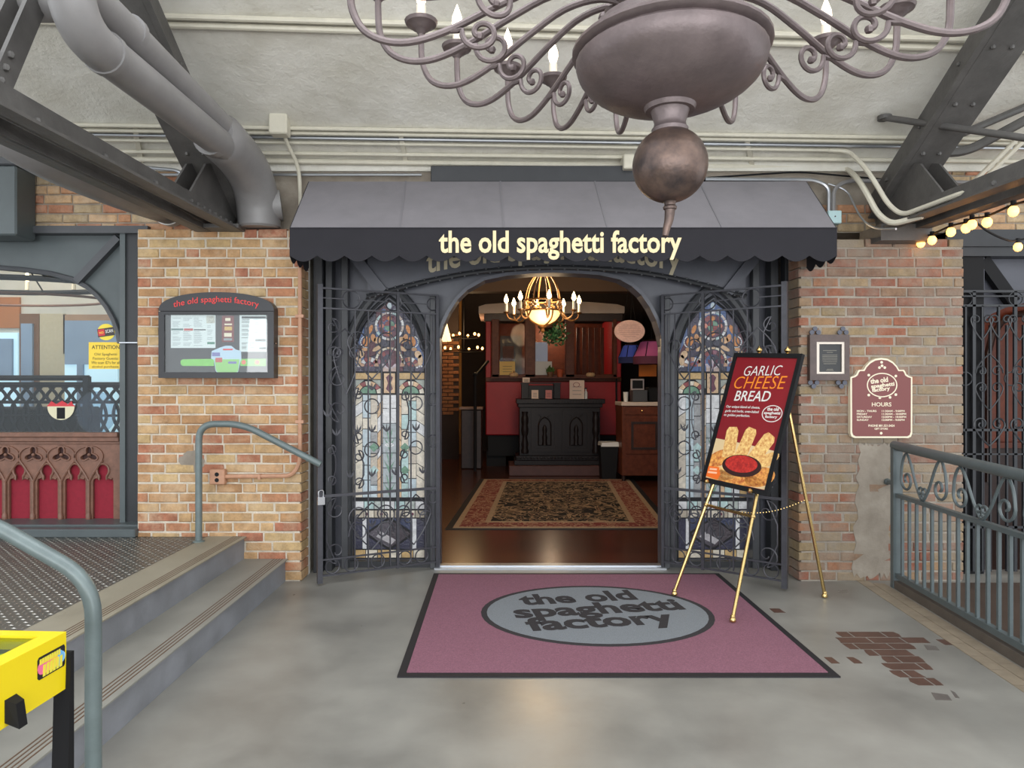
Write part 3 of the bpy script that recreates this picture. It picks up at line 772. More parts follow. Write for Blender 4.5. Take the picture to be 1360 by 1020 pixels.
def leaf(mb, x, y, k=1.):
    for s in (-1, 1):
        mb.fill([(x, y - .03 * k), (x + s * .012 * k, y), (x + s * .034 * k, y + .03 * k), (x + s * .03 * k, y - .004 * k), (x + s * .012 * k, y - .024 * k)], -.004, .004)
    mb.fill([(x - .008 * k, y - .03 * k), (x + .008 * k, y - .03 * k), (x, y + .034 * k)], -.004, .004)
def gate(p_free, p_hinge, htop, label, mirror, lock):
    p_free = V(*p_free, 0); p_hinge = V(*p_hinge, 0); Lg = (p_hinge - p_free).length
    a, b = (p_free, p_hinge) if not mirror else (p_hinge, p_free)
    Mx = frame(a, (b - a), (0, 0, 1))
    def U(u): return u if not mirror else Lg - u
    root = thing('iron_gate', label, 'gate', tuple((p_free + p_hinge) / 2), group='wrought iron entrance gates')
    t = htop
    def part(name, mb, m='iron', sm=True):
        mb.M = Mx; return mb.build(name, M[m], root, sm)
    part('stile', MB().box(U(0) - .02, U(0) + .02, -.02, .02, 0, .0) if False else MB().add(*boxvf(U(0) - .02, U(0) + .02, .02, t + .02, -.018, .018)), sm=False)
    part('stile', MB().add(*boxvf(U(Lg) - .012, U(Lg) + .012, .03, t, -.012, .012)), sm=False)
    for u in (.64,):
        part('thick_bar', MB().add(*boxvf(U(u) - .011, U(u) + .011, .06, t, -.010, .010)), sm=False)
    for u in (.28, .39, .50, .575, .755, .885, .95):
        top = t - .17; part('bar', MB().add(*boxvf(U(u) - .005, U(u) + .005, .09, top, -.005, .005)), sm=False)
    for v, hh in ((t - .008, .014), (t - .085, .008), (t - .165, .012), (.70, .022), (.20, .012), (.075, .014)):
        x0, x1 = sorted((U(0), U(Lg)))
        if hh == .008:
            for ua, ub in ((0, .2), (.30, .55), (.68, .92)):
                xa, xb = sorted((U(ua), U(ub))); part('rail', MB().add(*boxvf(xa, xb, v - hh / 2, v + hh / 2, -.005, .005)), sm=False)
        else:
            part('rail', MB().add(*boxvf(x0, x1, v - hh / 2, v + hh / 2, -.008, .008)), sm=False)
    for u, v, r in ((.25, t - .085, .07), (.6, t - .085, .07), (.95, t - .085, .05), (.1, .14, .055), (.25, .14, .055), (.47, .14, .055), (.7, .14, .055), (.85, .14, .055), (.42, 1.05, .06), (.42, 1.40, .06), (.80, 1.05, .055), (.95, .62, .045), (.95, 1.1, .05), (.95, 1.45, .05), (.80, 1.42, .055)):
        part('ring', MB().tube([V(x, y, 0) for x, y in arc(U(u), v, r, 0, 360, 22)[:-1]], .0055, 5, closed=True))
    for (u, v, wd, h) in ((.42, .24, .4, .42), (.78, .24, .32, .42), (.42, .76, .36, -.0), (.42, 1.62, .42, .46), (.80, 1.62, .3, .42), (.21, 1.5, .22, .5)):
        if h <= 0: continue
        mb = MB(); heart(mb, U(u), v, wd, h); part('scroll', mb)
    for (u, v, wd, h) in ((.42, .62, .4, -.36), (.8, .66, .3, -.3), (.2, 2.02, .3, -.3)):
        mb = MB(); heart(mb, U(u), v, wd, h); part('scroll', mb)
    for u, v0, v1, wd, s in ((.13, .16, .68, .22, 1), (.09, .78, 1.1, .10, -1), (.15, 1.28, 1.72, .22, 1), (.1, 1.76, 2.1, .16, -1), (.31, 1.1, 1.55, .12, 1), (.7, 1.12, 1.52, .1, -1), (.31, .74, 1.05, .12, -1), (.70, .76, 1.04, .1, 1)):
        mb = MB(); vscroll(mb, U(u), v0, v1, wd, s if not mirror else -s); part('scroll', mb)
    for u, v in ((.42, 1.22), (.30, 1.22), (.545, 1.22), (.42, .86), (.24, .86), (.62, .86), (.8, 1.22), (.42, 1.56), (.13, 1.2), (.06, 1.35), (.86, .86), (.42, .45)):
        mb = MB(); leaf(mb, U(u), v); part('leaf', mb, sm=False)
    if lock:
        pl = MB().add(*boxvf(U(.0) - .026, U(0) + .03, .64, .70, .02, .045)); pl.M = Mx
        pd = pl.build('padlock', M['chrome'], root)
        sh = MB().tube([V(x, y, .033) for x, y in [(U(0) - .016, .70)] + arc(U(0) + .002, .735, .018, 180, 0, 8) + [(U(0) + .02, .70)]], .005, 6); sh.M = Mx; sh.build('shackle', M['chrome'], pd, True)
    return root
def boxvf(x0, x1, y0, y1, z0, z1):
    return ([(x0, y0, z0), (x1, y0, z0), (x1, y1, z0), (x0, y1, z0), (x0, y0, z1), (x1, y0, z1), (x1, y1, z1), (x0, y1, z1)],
            [(0, 3, 2, 1), (4, 5, 6, 7), (0, 1, 5, 4), (1, 2, 6, 5), (2, 3, 7, 6), (3, 0, 4, 7)])
gate((-1.41, 5.42), (-.535, 5.88), 2.34, 'left wrought iron entrance gate with a padlock on its outer stile', False, True)
gate((2.17, 5.28), (1.385, 5.88), 2.34, 'right wrought iron entrance gate, swung open behind the easel', True, False)

# ---------------------------------------------------------------- entrance mat
def mbox(x0, x1, y0, y1, z0, z1): return MB().box(x0, x1, y0, y1, z0, z1)
mat_t = thing('entrance_mat', 'mauve entrance mat with black border and grey oval logo', 'mat', (.63, 4.73, 0))
RX0, RX1, RY0, RY1 = -.55, 1.82, 3.70, 5.76
mbox(RX0, RX1, RY0, RY1, 0, .008).build('rubber_border', M['rubber'], mat_t)
mbox(RX0 + .045, RX1 - .045, RY0 + .05, RY1 - .045, .004, .012).build('carpet_field', M['mauve'], mat_t)
oc = (.66, 4.745)
def ell(rx, ry, n=48): return [(oc[0] + rx * math.cos(2 * PI * i / n), oc[1] + ry * math.sin(2 * PI * i / n)) for i in range(n)]
MB().fill(ell(.79, .63), .006, .0135).build('oval_ring', M['blkcarpet'], mat_t)
MB().fill(ell(.75, .59), .006, .0145).build('oval_field', M['greycarpet'], mat_t)
FR = lambda dx, dy: Matrix.Translation((oc[0] + dx, oc[1] + dy, .0146)) @ Matrix.Rotation(math.radians(9), 4, 'Z')
lg = MB()
for q_, (s, dx, dy, wd) in enumerate((('the old', -.08, .22, .86), ('spaghetti', .04, -.03, 1.20), ('factory', .02, -.29, 1.0))):
    lg.text(s, FR(dx, dy) @ Matrix.Translation((0, 0, .0004 * q_)), size=1, bold=.035, depth=.001, fit=wd, hfit=.33 if s != 'the old' else .25)
lg.build('logo_lettering', M['blkcarpet'], mat_t, label='charcoal lettering reading the old spaghetti factory')
# little corner scrap under the mat
# ---------------------------------------------------------------- easel and poster
BL = P(935, 637, 5.17); BR = P(1018, 655, 4.70); TL = P(978, 472, 5.28)
e1 = BR - BL; e2 = TL - BL; PW = e1.length; PH = e2.length
PM = frame(BL, e1, e2); nrm = Vector((PM[0][2], PM[1][2], PM[2][2]))
def onp(u, v, d=0.): return BL + e1 * u + e2 * v + nrm * d
es = thing('easel', 'brass tripod easel holding the garlic bread poster', 'easel', (1.7, 4.95, 0))
def leg(mb_name, p, q):
    d = (q - p)
    mb = MB().tube([p + d * t for t in (0, .02, .021, .97, 1)], [.009, .010, .0125, .0125, .010], 10); return mb.build(mb_name, M['brass'], es, True)
FLt, FRt = V(1.29, 5.12, .0125), V(1.526, 4.54, .0125); RT = V(2.395, 5.11, 0)
La, Ra = onp(.10, 0, -.05), onp(.80, 0, -.05); Lt, Rt = onp(.30, 1.02, -.05), onp(.74, 1.02, -.05)
for f_, a_, t_ in ((FLt, La, Lt), (FRt, Ra, Rt)):
    mb = MB().tube([f_ + V(0, 0, .03), a_, t_], .0125, 10); mb.build('leg', M['brass'], es, True)
    MB().lathe([(.006, 0), (.02, .006), (.022, .02), (.014, .034), (.018, .04), (.012, .05)], f_, 12).build('foot', M['brass'], es, True)
    MB().lathe([(.012, 0), (.02, .012), (.012, .022), (.022, .035), (.022, .045), (.008, .062), (.003, .07)], t_, 12).build('finial', M['brass'], es, True)
    MB().tube([a_ + nrm * .0, a_ + nrm * .085 - V(0, 0, .012)], .012, 8).ball(a_ + nrm * .085 - V(0, 0, .012), .018, 8).build('peg', M['brass'], es, True)
hub = (Lt + Rt) / 2 + V(.06, .03, -.06)
MB().tube([RT + V(0, 0, .03), hub], .0125, 10).build('rear_leg', M['brass'], es, True)
MB().lathe([(.006, 0), (.02, .006), (.022, .02), (.014, .034), (.018, .04), (.012, .05)], RT, 12).build('foot', M['brass'], es, True)
MB().tube([Lt - (Lt - La) * .07, hub, Rt - (Rt - Ra) * .07], .011, 8).build('top_bar', M['brass'], es, True)
cb0 = FLt.lerp(La, .80); cb1 = FRt.lerp(Ra, .80)
MB().tube([cb0, cb1], .011, 8).ball(cb0, .02, 8).ball(cb1, .02, 8).build('crossbar', M['brass'], es, True)
mid = cb0.lerp(cb1, .5); rl = RT.lerp(hub, .42); ch = MB()
for i in range(26):
    t = (i + .5) / 26; p = mid.lerp(rl, t) - V(0, 0, .05 * math.sin(PI * t)); ch.ball(p, .006, 5)
ch.build('chain', M['brass'], es, True)
# poster
po = thing('menu_poster', 'dark red framed poster reading garlic cheese bread on the easel', 'poster', tuple(onp(.5, 0)))
def pp(name, loops, z0, z1, m, label=None):
    mb = MB().fill(loops, z0, z1); mb.M = PM; return mb.build(name, m, po, label=label)
def rc(x0, x1, y0, y1): return [(x0 * PW, y0 * PH), (x1 * PW, y0 * PH), (x1 * PW, y1 * PH), (x0 * PW, y1 * PH)]
pp('frame', [rc(-.03, 1.03, -.018, 1.018), rc(.025, .975, .016, .984)], -.02, .012, M['black'])
pp('print_sheet', [rc(0, 1, 0, 1)], -.015, .002, mat('poster_red', (134, 24, 34), .45, 0, .12, 3))
def ptext(s, u, v, wd, m, name='lettering', **k):
    mb = MB().text(s, Matrix.Translation((u * PW, v * PH, .0035)) @ Matrix.Rotation(math.radians(k.pop('rot', 3)), 4, 'Z'), depth=.0006, fit=wd * PW, **k); mb.M = PM; mb.build(name, m, po)
ORG = mat('poster_orange', (240, 140, 40), .5)
ptext('GARLIC', .50, .845, .58, M['white'], shear=.2, bold=-.006, hfit=.075)
ptext('CHEESE', .50, .742, .80, ORG, shear=.2, bold=-.008, hfit=.096)
ptext('BREAD', .44, .645, .56, M['white'], shear=.15, bold=.008, hfit=.078)
for i, s in enumerate(('Our unique blend of cheese,', 'garlic and herbs, oven-baked', 'to golden perfection.')):
    ptext(s, .33 - (.06 if i == 2 else 0), .585 - i * .034, .54 if i < 2 else .42, M['white'], hfit=.025, shear=.1, bold=.012)
def ellp(u, v, rx, ry, n=30, a=0.): return [(u * PW + rx * math.cos(2 * PI * i / n) * math.cos(a) - ry * math.sin(2 * PI * i / n) * math.sin(a), v * PH + rx * math.cos(2 * PI * i / n) * math.sin(a) + ry * math.sin(2 * PI * i / n) * math.cos(a)) for i in range(n)]
pp('logo_ring', [ellp(.80, .565, .083, .062), ellp(.80, .565, .077, .056)], .002, .0036, M['white'])
for s, dv, wd in (('the old', .022, .17), ('spaghetti', -.004, .24), ('factory', -.032, .18)):
    ptext(s, .80, .565 + dv, wd, M['white'], bold=.03, hfit=.026)
BRD = mat('bread_print', (240, 204, 132), .6, 0, .4, 45, dark=(196, 120, 56)); BRD2 = mat('bread_print_dark', (226, 168, 84), .6, 0, .5, 40, dark=(168, 70, 32))
SAU = mat('sauce_print', (196, 50, 40), .5, 0, .4, 40, dark=(140, 20, 22)); CRM = mat('paper_print', (222, 196, 150), .6); BWL = mat('bowl_print', (52, 22, 20), .4)
pp('print_paper', [[(.02 * PW, .02 * PH), (.98 * PW, .02 * PH), (.98 * PW, .30 * PH), (.5 * PW, .32 * PH), (.02 * PW, .33 * PH)]], .002, .0026, CRM)
for (u, v, rx, ry, a, m) in ((.16, .18, .13, .06, .5, BRD2), (.5, .06, .25, .045, 0, BRD2), (.85, .10, .12, .07, .3, BRD2), (.88, .22, .11, .045, .6, BRD), (.25, .07, .14, .05, .1, BRD)):
    pp('print_bread', [ellp(u, v, rx, ry, 18, a)], .002, .003, m)
def stick(u0, v0, u1, v1, wd):
    d = V((u1 - u0) * PW, (v1 - v0) * PH, 0); n = V(-d.y, d.x, 0).normalized() * wd; a = V(u0 * PW, v0 * PH, 0); b = a + d; dd = d.normalized() * wd
    return [tuple(q)[:2] for q in (a - n, a + n, b + n * .95 - dd * .3, b + n * .6 + dd * .25, b - n * .6 + dd * .25, b - n * .95 - dd * .3)][::-1]
for st in ((.30, .20, .26, .42, .055), (.48, .20, .56, .43, .052), (.66, .18, .86, .40, .055)):
    pp('print_breadstick', [stick(*st)], .002, .0034, BRD)
pp('print_bowl', [ellp(.54, .155, .168, .08, 30, .05)], .002, .0038, BWL)
pp('print_sauce', [ellp(.53, .168, .138, .062, 30, .05)], .002, .0042, SAU)
pp('badge', [[(.02 * PW, .03 * PH), (.22 * PW, .02 * PH), (.25 * PW, .06 * PH), (.20 * PW, .115 * PH), (.02 * PW, .11 * PH)]], .002, .0044, mat('badge_orange', (240, 112, 34), .5))
for v_, w_ in ((.082, .12), (.056, .15)):
    pp('badge_mark', [[((.115 - w_ / 2) * PW, v_ * PH), ((.115 + w_ / 2) * PW, (v_ + .006) * PH), ((.115 + w_ / 2) * PW, (v_ + .02) * PH), ((.115 - w_ / 2) * PW, (v_ + .014) * PH)]], .004, .0048, mat('badge_mark', (250, 196, 160), .5))
# ---------------------------------------------------------------- menu case on the left pier
YC = 5.45
mc = thing('menu_case', 'black arched glass menu case on the left brick pier', 'display case', (PX(287, 5.5), 5.5, PZ(502, 5.5)))
x0, x1 = PX(211, YC), PX(364, YC); zb, zt, zh = PZ(502, YC), PZ(413, YC), PZ(388, YC)
cw = x1 - x0; cxm = (x0 + x1) / 2
ar = [(x1, zt)] + [(cxm + cw / 2 * math.cos(math.radians(a)), zt + (zh - zt) * math.sin(math.radians(a)) ** .8) for a in range(6, 175, 8)] + [(x0, zt)]
MB().fill([(x0, zb), (x1, zb), (x1, zt), (x0, zt)], -.098, -.02, wallframe(0, YC, 0)).build('body', M['case'], mc)
hd = MB().fill(ar, -.098, .006, wallframe(0, YC, 0)).build('arched_header', M['case'], mc)
MB().fill([[(x0, zb), (x1, zb), (x1, zt - .006), (x0, zt - .006)], [(x0 + .045, zb + .045), (x1 - .05, zb + .045), (x1 - .05, zt - .03), (x0 + .045, zt - .03)]], -.02, .008, wallframe(0, YC, 0)).build('door_frame', M['case'], mc)
MB().fill([(x0 + .04, zb + .04), (x1 - .045, zb + .04), (x1 - .045, zt - .025), (x0 + .04, zt - .025)], -.003, -.001, wallframe(0, YC, 0)).build('glass_pane', M['glass'], mc)
MB().fill([(x0 + .04, zb + .04), (x1 - .045, zb + .04), (x1 - .045, zt - .025), (x0 + .04, zt - .025)], -.0199, -.019, wallframe(0, YC, 0)).build('backing', mat('case_backing', (46, 48, 54), .5), mc)
mx = (x0 + x1) / 2
MB().text('the old spaghetti factory', wallframe(mx, YC - .007, zt + .015), size=1, bold=.005, depth=.002, fit=cw * .74, hfit=.062, warp=lambda v: (v[0], v[1] + .055 - .38 * v[0] ** 2, v[2])).build('lettering', M['redtxt'], hd, label='red lettering reading the old spaghetti factory')
MB().lathe([(.006, 0), (.012, .006), (.006, .012)], (x1 + .004, YC + .02, PZ(457, YC)), 8).build('lock', M['chrome'], mc, True)
paper = mat('menu_paper', (222, 230, 230), .6); ink = mat('menu_ink', (150, 160, 164), .7); dkink = mat('menu_dark_ink', (60, 66, 70), .6)
def on_case(px0, px1, py0, py1): return [(PX(px0, YC), PZ(py1, YC)), (PX(px1, YC), PZ(py1, YC)), (PX(px1, YC), PZ(py0, YC)), (PX(px0, YC), PZ(py0, YC))]
def sheet(name, label, cat, px0, px1, py0, py1, m, z=-.0188):
    return tag(MB().fill(on_case(px0, px1, py0, py1), z, z + .0012, wallframe(0, YC, 0)).build(name, m), label, cat)
def ink_rows(parent, px0, px1, py0, py1, n, m, z=-.0176, seed=1, cols=3):
    rnd = random.Random(seed); mb = MB()
    for c in range(cols):
        xa = px0 + (px1 - px0) * c / cols; xb = px0 + (px1 - px0) * (c + .82) / cols
        for i in range(n):
            yy = py0 + (py1 - py0) * i / n
            if rnd.random() < .16: continue
            mb.fill(on_case(xa, xa + (xb - xa) * rnd.uniform(.55, 1), yy, yy + .55), z, z + .0004, wallframe(0, YC, 0))
    mb.build('print', m, parent)
s1 = sheet('menu_sheet', 'wide white menu sheet at the left inside the menu case', 'menu', 225.5, 285, 418, 462, paper)
ink_rows(s1, 228, 270, 422, 435, 8, ink, seed=2); ink_rows(s1, 228, 270, 440, 460, 12, ink, seed=3); ink_rows(s1, 274, 283, 432, 452, 10, ink, seed=4, cols=1)
MB().fill(on_case(226, 242, 436, 438.5), -.0176, -.017, wallframe(0, YC, 0)).build('bar', mat('teal_bar', (90, 120, 118), .6), s1)
MB().fill(on_case(243, 255, 436, 439), -.0176, -.017, wallframe(0, YC, 0)).build('bar', mat('red_bar', (190, 84, 84), .6), s1)
MB().fill(on_case(256, 272, 437, 438.5), -.0176, -.017, wallframe(0, YC, 0)).build('bar', dkink, s1)
MB().fill(on_case(274, 284, 454, 457), -.0176, -.017, wallframe(0, YC, 0)).build('bar', mat('green_bar', (70, 130, 110), .6), s1)
MB().fill(on_case(273, 284, 419, 429), -.0176, -.017, wallframe(0, YC, 0)).build('picture', mat('menu_photo', (196, 196, 186), .5, 0, .4, 60), s1)
s2 = sheet('menu_sheet', 'white menu sheet with black headings at the right inside the menu case', 'menu', 317, 352.5, 418, 467, paper)
ink_rows(s2, 320, 351, 424, 450, 14, dkink, seed=5, cols=2); ink_rows(s2, 320, 340, 455, 464, 6, dkink, seed=6, cols=2)
MB().fill(on_case(320, 352, 420, 422.8), -.0176, -.017, wallframe(0, YC, 0)).build('bar', dkink, s2)
MB().fill(on_case(338, 352, 450, 453.4), -.0176, -.017, wallframe(0, YC, 0)).build('bar', dkink, s2); MB().fill(on_case(343, 352, 461, 463.6), -.0176, -.017, wallframe(0, YC, 0)).build('bar', dkink, s2)
s3 = sheet('drinks_card', 'narrow dark red card in the middle of the menu case', 'card', 293.5, 309.5, 419, 454, mat('card_red', (120, 40, 44), .5))
for a, b, c, d, m in ((298, 305, 422, 426, M['cream']), (297, 307, 429.5, 431.5, M['cream']), (297, 307, 433.5, 438.5, mat('card_gold', (214, 176, 100), .5)), (296.5, 306.5, 442, 447, M['cream']), (296, 307, 449, 452, ink)):
    MB().fill(on_case(a, b, c, d), -.0176, -.017, wallframe(0, YC, 0)).build('print', m, s3)
s4 = tag(MB().fill([(PX(a, YC), PZ(b, YC)) for a, b in ((279, 476), (280, 466), (292, 461), (298, 459), (306, 459), (312, 464), (319, 466), (319.5, 477), (318, 480), (315, 494), (312, 496), (288, 496), (285, 492), (283, 478))], -.0186, -.0172, wallframe(0, YC, 0)).build('kids_menu', mat('kids_blue', (190, 214, 232), .5)), 'blue and green die-cut kids menu at the bottom of the menu case', 'menu')
gm = mat('kids_green', (150, 206, 120), .5)
MB().fill([(PX(a, YC), PZ(b, YC)) for a, b in ((284, 477), (317, 477), (315, 493), (311, 495.5), (288.5, 495.5), (285.5, 491))], -.0172, -.0166, wallframe(0, YC, 0)).build('print', gm, s4)
for a, b, c, d, m in ((295, 308, 463, 465, 'redtxt'), (280.5, 291, 468, 473, 'kv'), (302, 313, 480, 483, 'kv'), (285, 294, 475, 481, 'kr')):
    mm = M.get(m) or mat(m, (120, 120, 180) if m == 'kv' else (196, 90, 90), .5)
    MB().fill(on_case(a, b, c, d), -.0166, -.0162, wallframe(0, YC, 0)).build('print', mm, s4)
s5 = tag(MB().fill([(PX(a, YC), PZ(b, YC)) for a, b in ((241, 477), (283, 476.5), (283, 486), (241, 486), (238.5, 483.5), (238.5, 479.5))], -.0186, -.0174, wallframe(0, YC, 0)).fill(on_case(318, 352, 476.5, 486), -.0186, -.0174, wallframe(0, YC, 0)).build('green_strip', mat('strip_green', (132, 208, 96), .5, 0, .2, 30)), 'long bright green paper strip across the bottom of the menu case', 'paper')
for a in (322.5, 340.5):
    MB().fill([(PX(a, YC) + .018 * math.cos(t), PZ(481, YC) + .018 * math.sin(t)) for t in [2 * PI * k / 16 for k in range(16)]], -.0174, -.0168, wallframe(0, YC, 0)).build('print', mat('strip_dot', (236, 130, 110), .5), s5)
for k in range(5):
    a = 327 + k * 2.2
    MB().fill(on_case(a, a + .8, 479, 484), -.0174, -.0168, wallframe(0, YC, 0)).build('print', dkink, s5)

# conduit and outlet below
oc_ = mat('copper_conduit', (186, 140, 112), .5, 0, .15, 20)
YO = 5.52
co = bend([P(398.5, 306, YO), P(398.5, 615, YO), P(388, 632, YO), P(300, 633, YO)], .09, 6)
t_ = thing('outlet_conduit', 'tan painted conduit running down the left pier to a power outlet', 'conduit', (PX(398, YO), YO, 2))
MB().tube(co, .017, 8).build('pipe', oc_, t_, True)
for py in (420, 560): MB().box(PX(393, YO), PX(404, YO), YO - .02, PIER, PZ(py + 2, YO), PZ(py - 2, YO)).build('clamp', oc_, t_)
MB().box(PX(345, YO) - .01, PX(345, YO) + .01, YO - .02, PIER, PZ(633, YO) - .02, PZ(633, YO) + .02).build('clamp', oc_, t_)
bx = MB().box(PX(280, YO), PX(300, YO), YO - .03, PIER, PZ(643, YO), PZ(623, YO)).build('outlet_box', oc_, t_, bev=.006)
for py in (629.5, 637): MB().lathe([(.017, 0), (.017, .002)], seg=12, M=frame((PX(290, YO), YO - .0302, PZ(py, YO)), (1, 0, 0), (0, 0, 1))).build('socket', M['black'], bx)

# ---------------------------------------------------------------- plaque and hours sign on the right pier
YP = 5.50
pq = thing('plaque', 'brown framed black plaque on the right brick pier', 'plaque', (PX(1101, YP), YP, PZ(505, YP)))
def pxr(a, b, c, d, Y): return [(PX(a, Y), PZ(d, Y)), (PX(b, Y), PZ(d, Y)), (PX(b, Y), PZ(c, Y)), (PX(a, Y), PZ(c, Y))]
fw = mat('plaque_wood', (86, 70, 66), .35, 0, .3, 12)
WP = wallframe(0, YP, 0)
MB().fill([pxr(1075.5, 1128, 444.5, 505, YP), pxr(1084.5, 1122, 454, 496.5, YP)], -.045, .004, WP).build('frame', fw, pq)
MB().fill([pxr(1084.5, 1122, 453.5, 497, YP), pxr(1088.5, 1118.5, 457, 494, YP)], -.045, -.004, WP).build('inner_frame', mat('silver_slip', (206, 196, 184), .35, .4), pq)
MB().fill(pxr(1088, 1119, 456.5, 494.5, YP), -.045, -.018, WP).build('plate', mat('plaque_plate', (30, 32, 34), .25), pq)
pt = MB(); rnd = random.Random(4)
for i, (w_, y_) in enumerate(((18, 465), (8, 467.5), (20, 471), (20, 473), (20, 475.2), (20, 477.5), (19, 480), (17, 482.5), (8, 490), (10, 491.5))):
    pt.fill(pxr(1103.5 - w_ / 2, 1103.5 + w_ / 2, y_, y_ + .8, YP), -.018, -.0172, WP)
pt.build('engraving', mat('engraving', (116, 112, 100), .4), pq)
for px, py, s in ((1083, 444, 1), (1120, 444, 1), (1081, 505.5, -1), (1118, 505.5, -1)):
    c = P(px, py, YP + .02); mb = MB()
    for dx, dz in ((0, .045), (-.026, .016), (.026, .016)):
        mb.fill([(c.x + dx + .019 * math.cos(2 * PI * k / 10), c.z + s * dz + .019 * math.sin(2 * PI * k / 10)) for k in range(10)], -.012, -.002 + .001 * (dx > 0), wallframe(0, YP + .02, 0))
    mb.build('trefoil_bracket', mat('bracket_iron', (84, 86, 96), .4, .5), pq)
YS = 5.51; WS = wallframe(0, YS, 0)
hs = thing('hours_sign', 'maroon and cream opening hours sign on the right brick pier', 'sign', (PX(1170, YS), YS, PZ(582, YS)))
sx = lambda a: 1120 + a * 100 / 850; sy = lambda b: 470 + b * 120 / 1020
half = [(430, 45), (500, 55), (560, 88), (605, 135), (630, 180), (685, 180), (700, 200), (712, 230), (740, 250), (780, 262), (778, 900), (765, 935), (735, 950)]
out = half + [(860 - a, b) for a, b in reversed(half)]
MB().fill([(PX(sx(a), YS), PZ(sy(b), YS)) for a, b in out][::-1], -.04, 0, WS).build('cream_border', M['cream'], hs)
cxs, cys = 430, 500
inn = [(cxs + (a - cxs) * .945, cys + (b - cys) * .955) for a, b in out]
MB().fill([(PX(sx(a), YS), PZ(sy(b), YS)) for a, b in inn][::-1], -.02, .003, WS).build('panel', mat('sign_maroon', (122, 66, 64), .45), hs)
def stx(s, a, b, wpx, hpx, al='CENTER', **k):
    MB().text(s, wallframe(PX(sx(a), YS), YS - .003, PZ(sy(b), YS)), size=1, depth=.0012, fit=wpx * 100 / 850 * YS / F, hfit=hpx * 120 / 1020 * YS / F, **k).build('lettering', M['cream'], hs)
for s, b, w_, a in (('the old', 325, 200, 405), ('spaghetti', 372, 265, 445), ('factory', 418, 205, 425)):
    MB().text(s, wallframe(PX(sx(a), YS), YS - .003, PZ(sy(b), YS)) @ Matrix.Rotation(math.radians(7), 4, 'Z'), size=1, bold=.03, depth=.0012, fit=w_ * 100 / 850 * YS / F, hfit=58 * 120 / 1020 * YS / F).build('lettering', M['cream'], hs)
def sel(rx, ry, n=40): return [(PX(sx(435 + rx * math.cos(2 * PI * i / n)), YS), PZ(sy(352 + ry * math.sin(2 * PI * i / n)), YS)) for i in range(n)]
MB().fill([sel(172, 138), sel(160, 126)], .002, .0042, WS).build('logo_ring', M['cream'], hs)
for qx, qy in ((285, 240), (590, 250), (285, 465), (590, 460), (410, 495), (525, 490), (430, 95), (405, 155), (465, 155), (435, 135), (425, 895)):
    c = P(sx(qx), sy(qy), YS); MB().fill([(c.x + .011 * math.cos(2 * PI * k / 8), c.z + .011 * math.sin(2 * PI * k / 8)) for k in range(8)], .002, .0042, WS).build('ornament', M['cream'], hs)
stx('HOURS', 430, 592, 220, 46, bold=.01)
for i, (l, r, wl_, wr_) in enumerate((('MON - THURS', '11:30AM - 9:00PM', 222, 258), ('FRIDAY', '11:30AM - 10:00PM', 118, 274), ('SATURDAY', '12:00PM - 10:00PM', 172, 274), ('SUNDAY', '12:00PM - 9:00PM', 134, 258))):
    b = 655 + i * 33.5; stx(l, 150 + wl_ / 2, b, wl_, 22, bold=.02); stx(r, 432 + wr_ / 2, b, wr_, 22, bold=.02)
stx('PHONE 801.521.0424', 428, 822, 296, 26, bold=.02); stx('GIFT STORE', 425, 855, 150, 22, bold=.02)
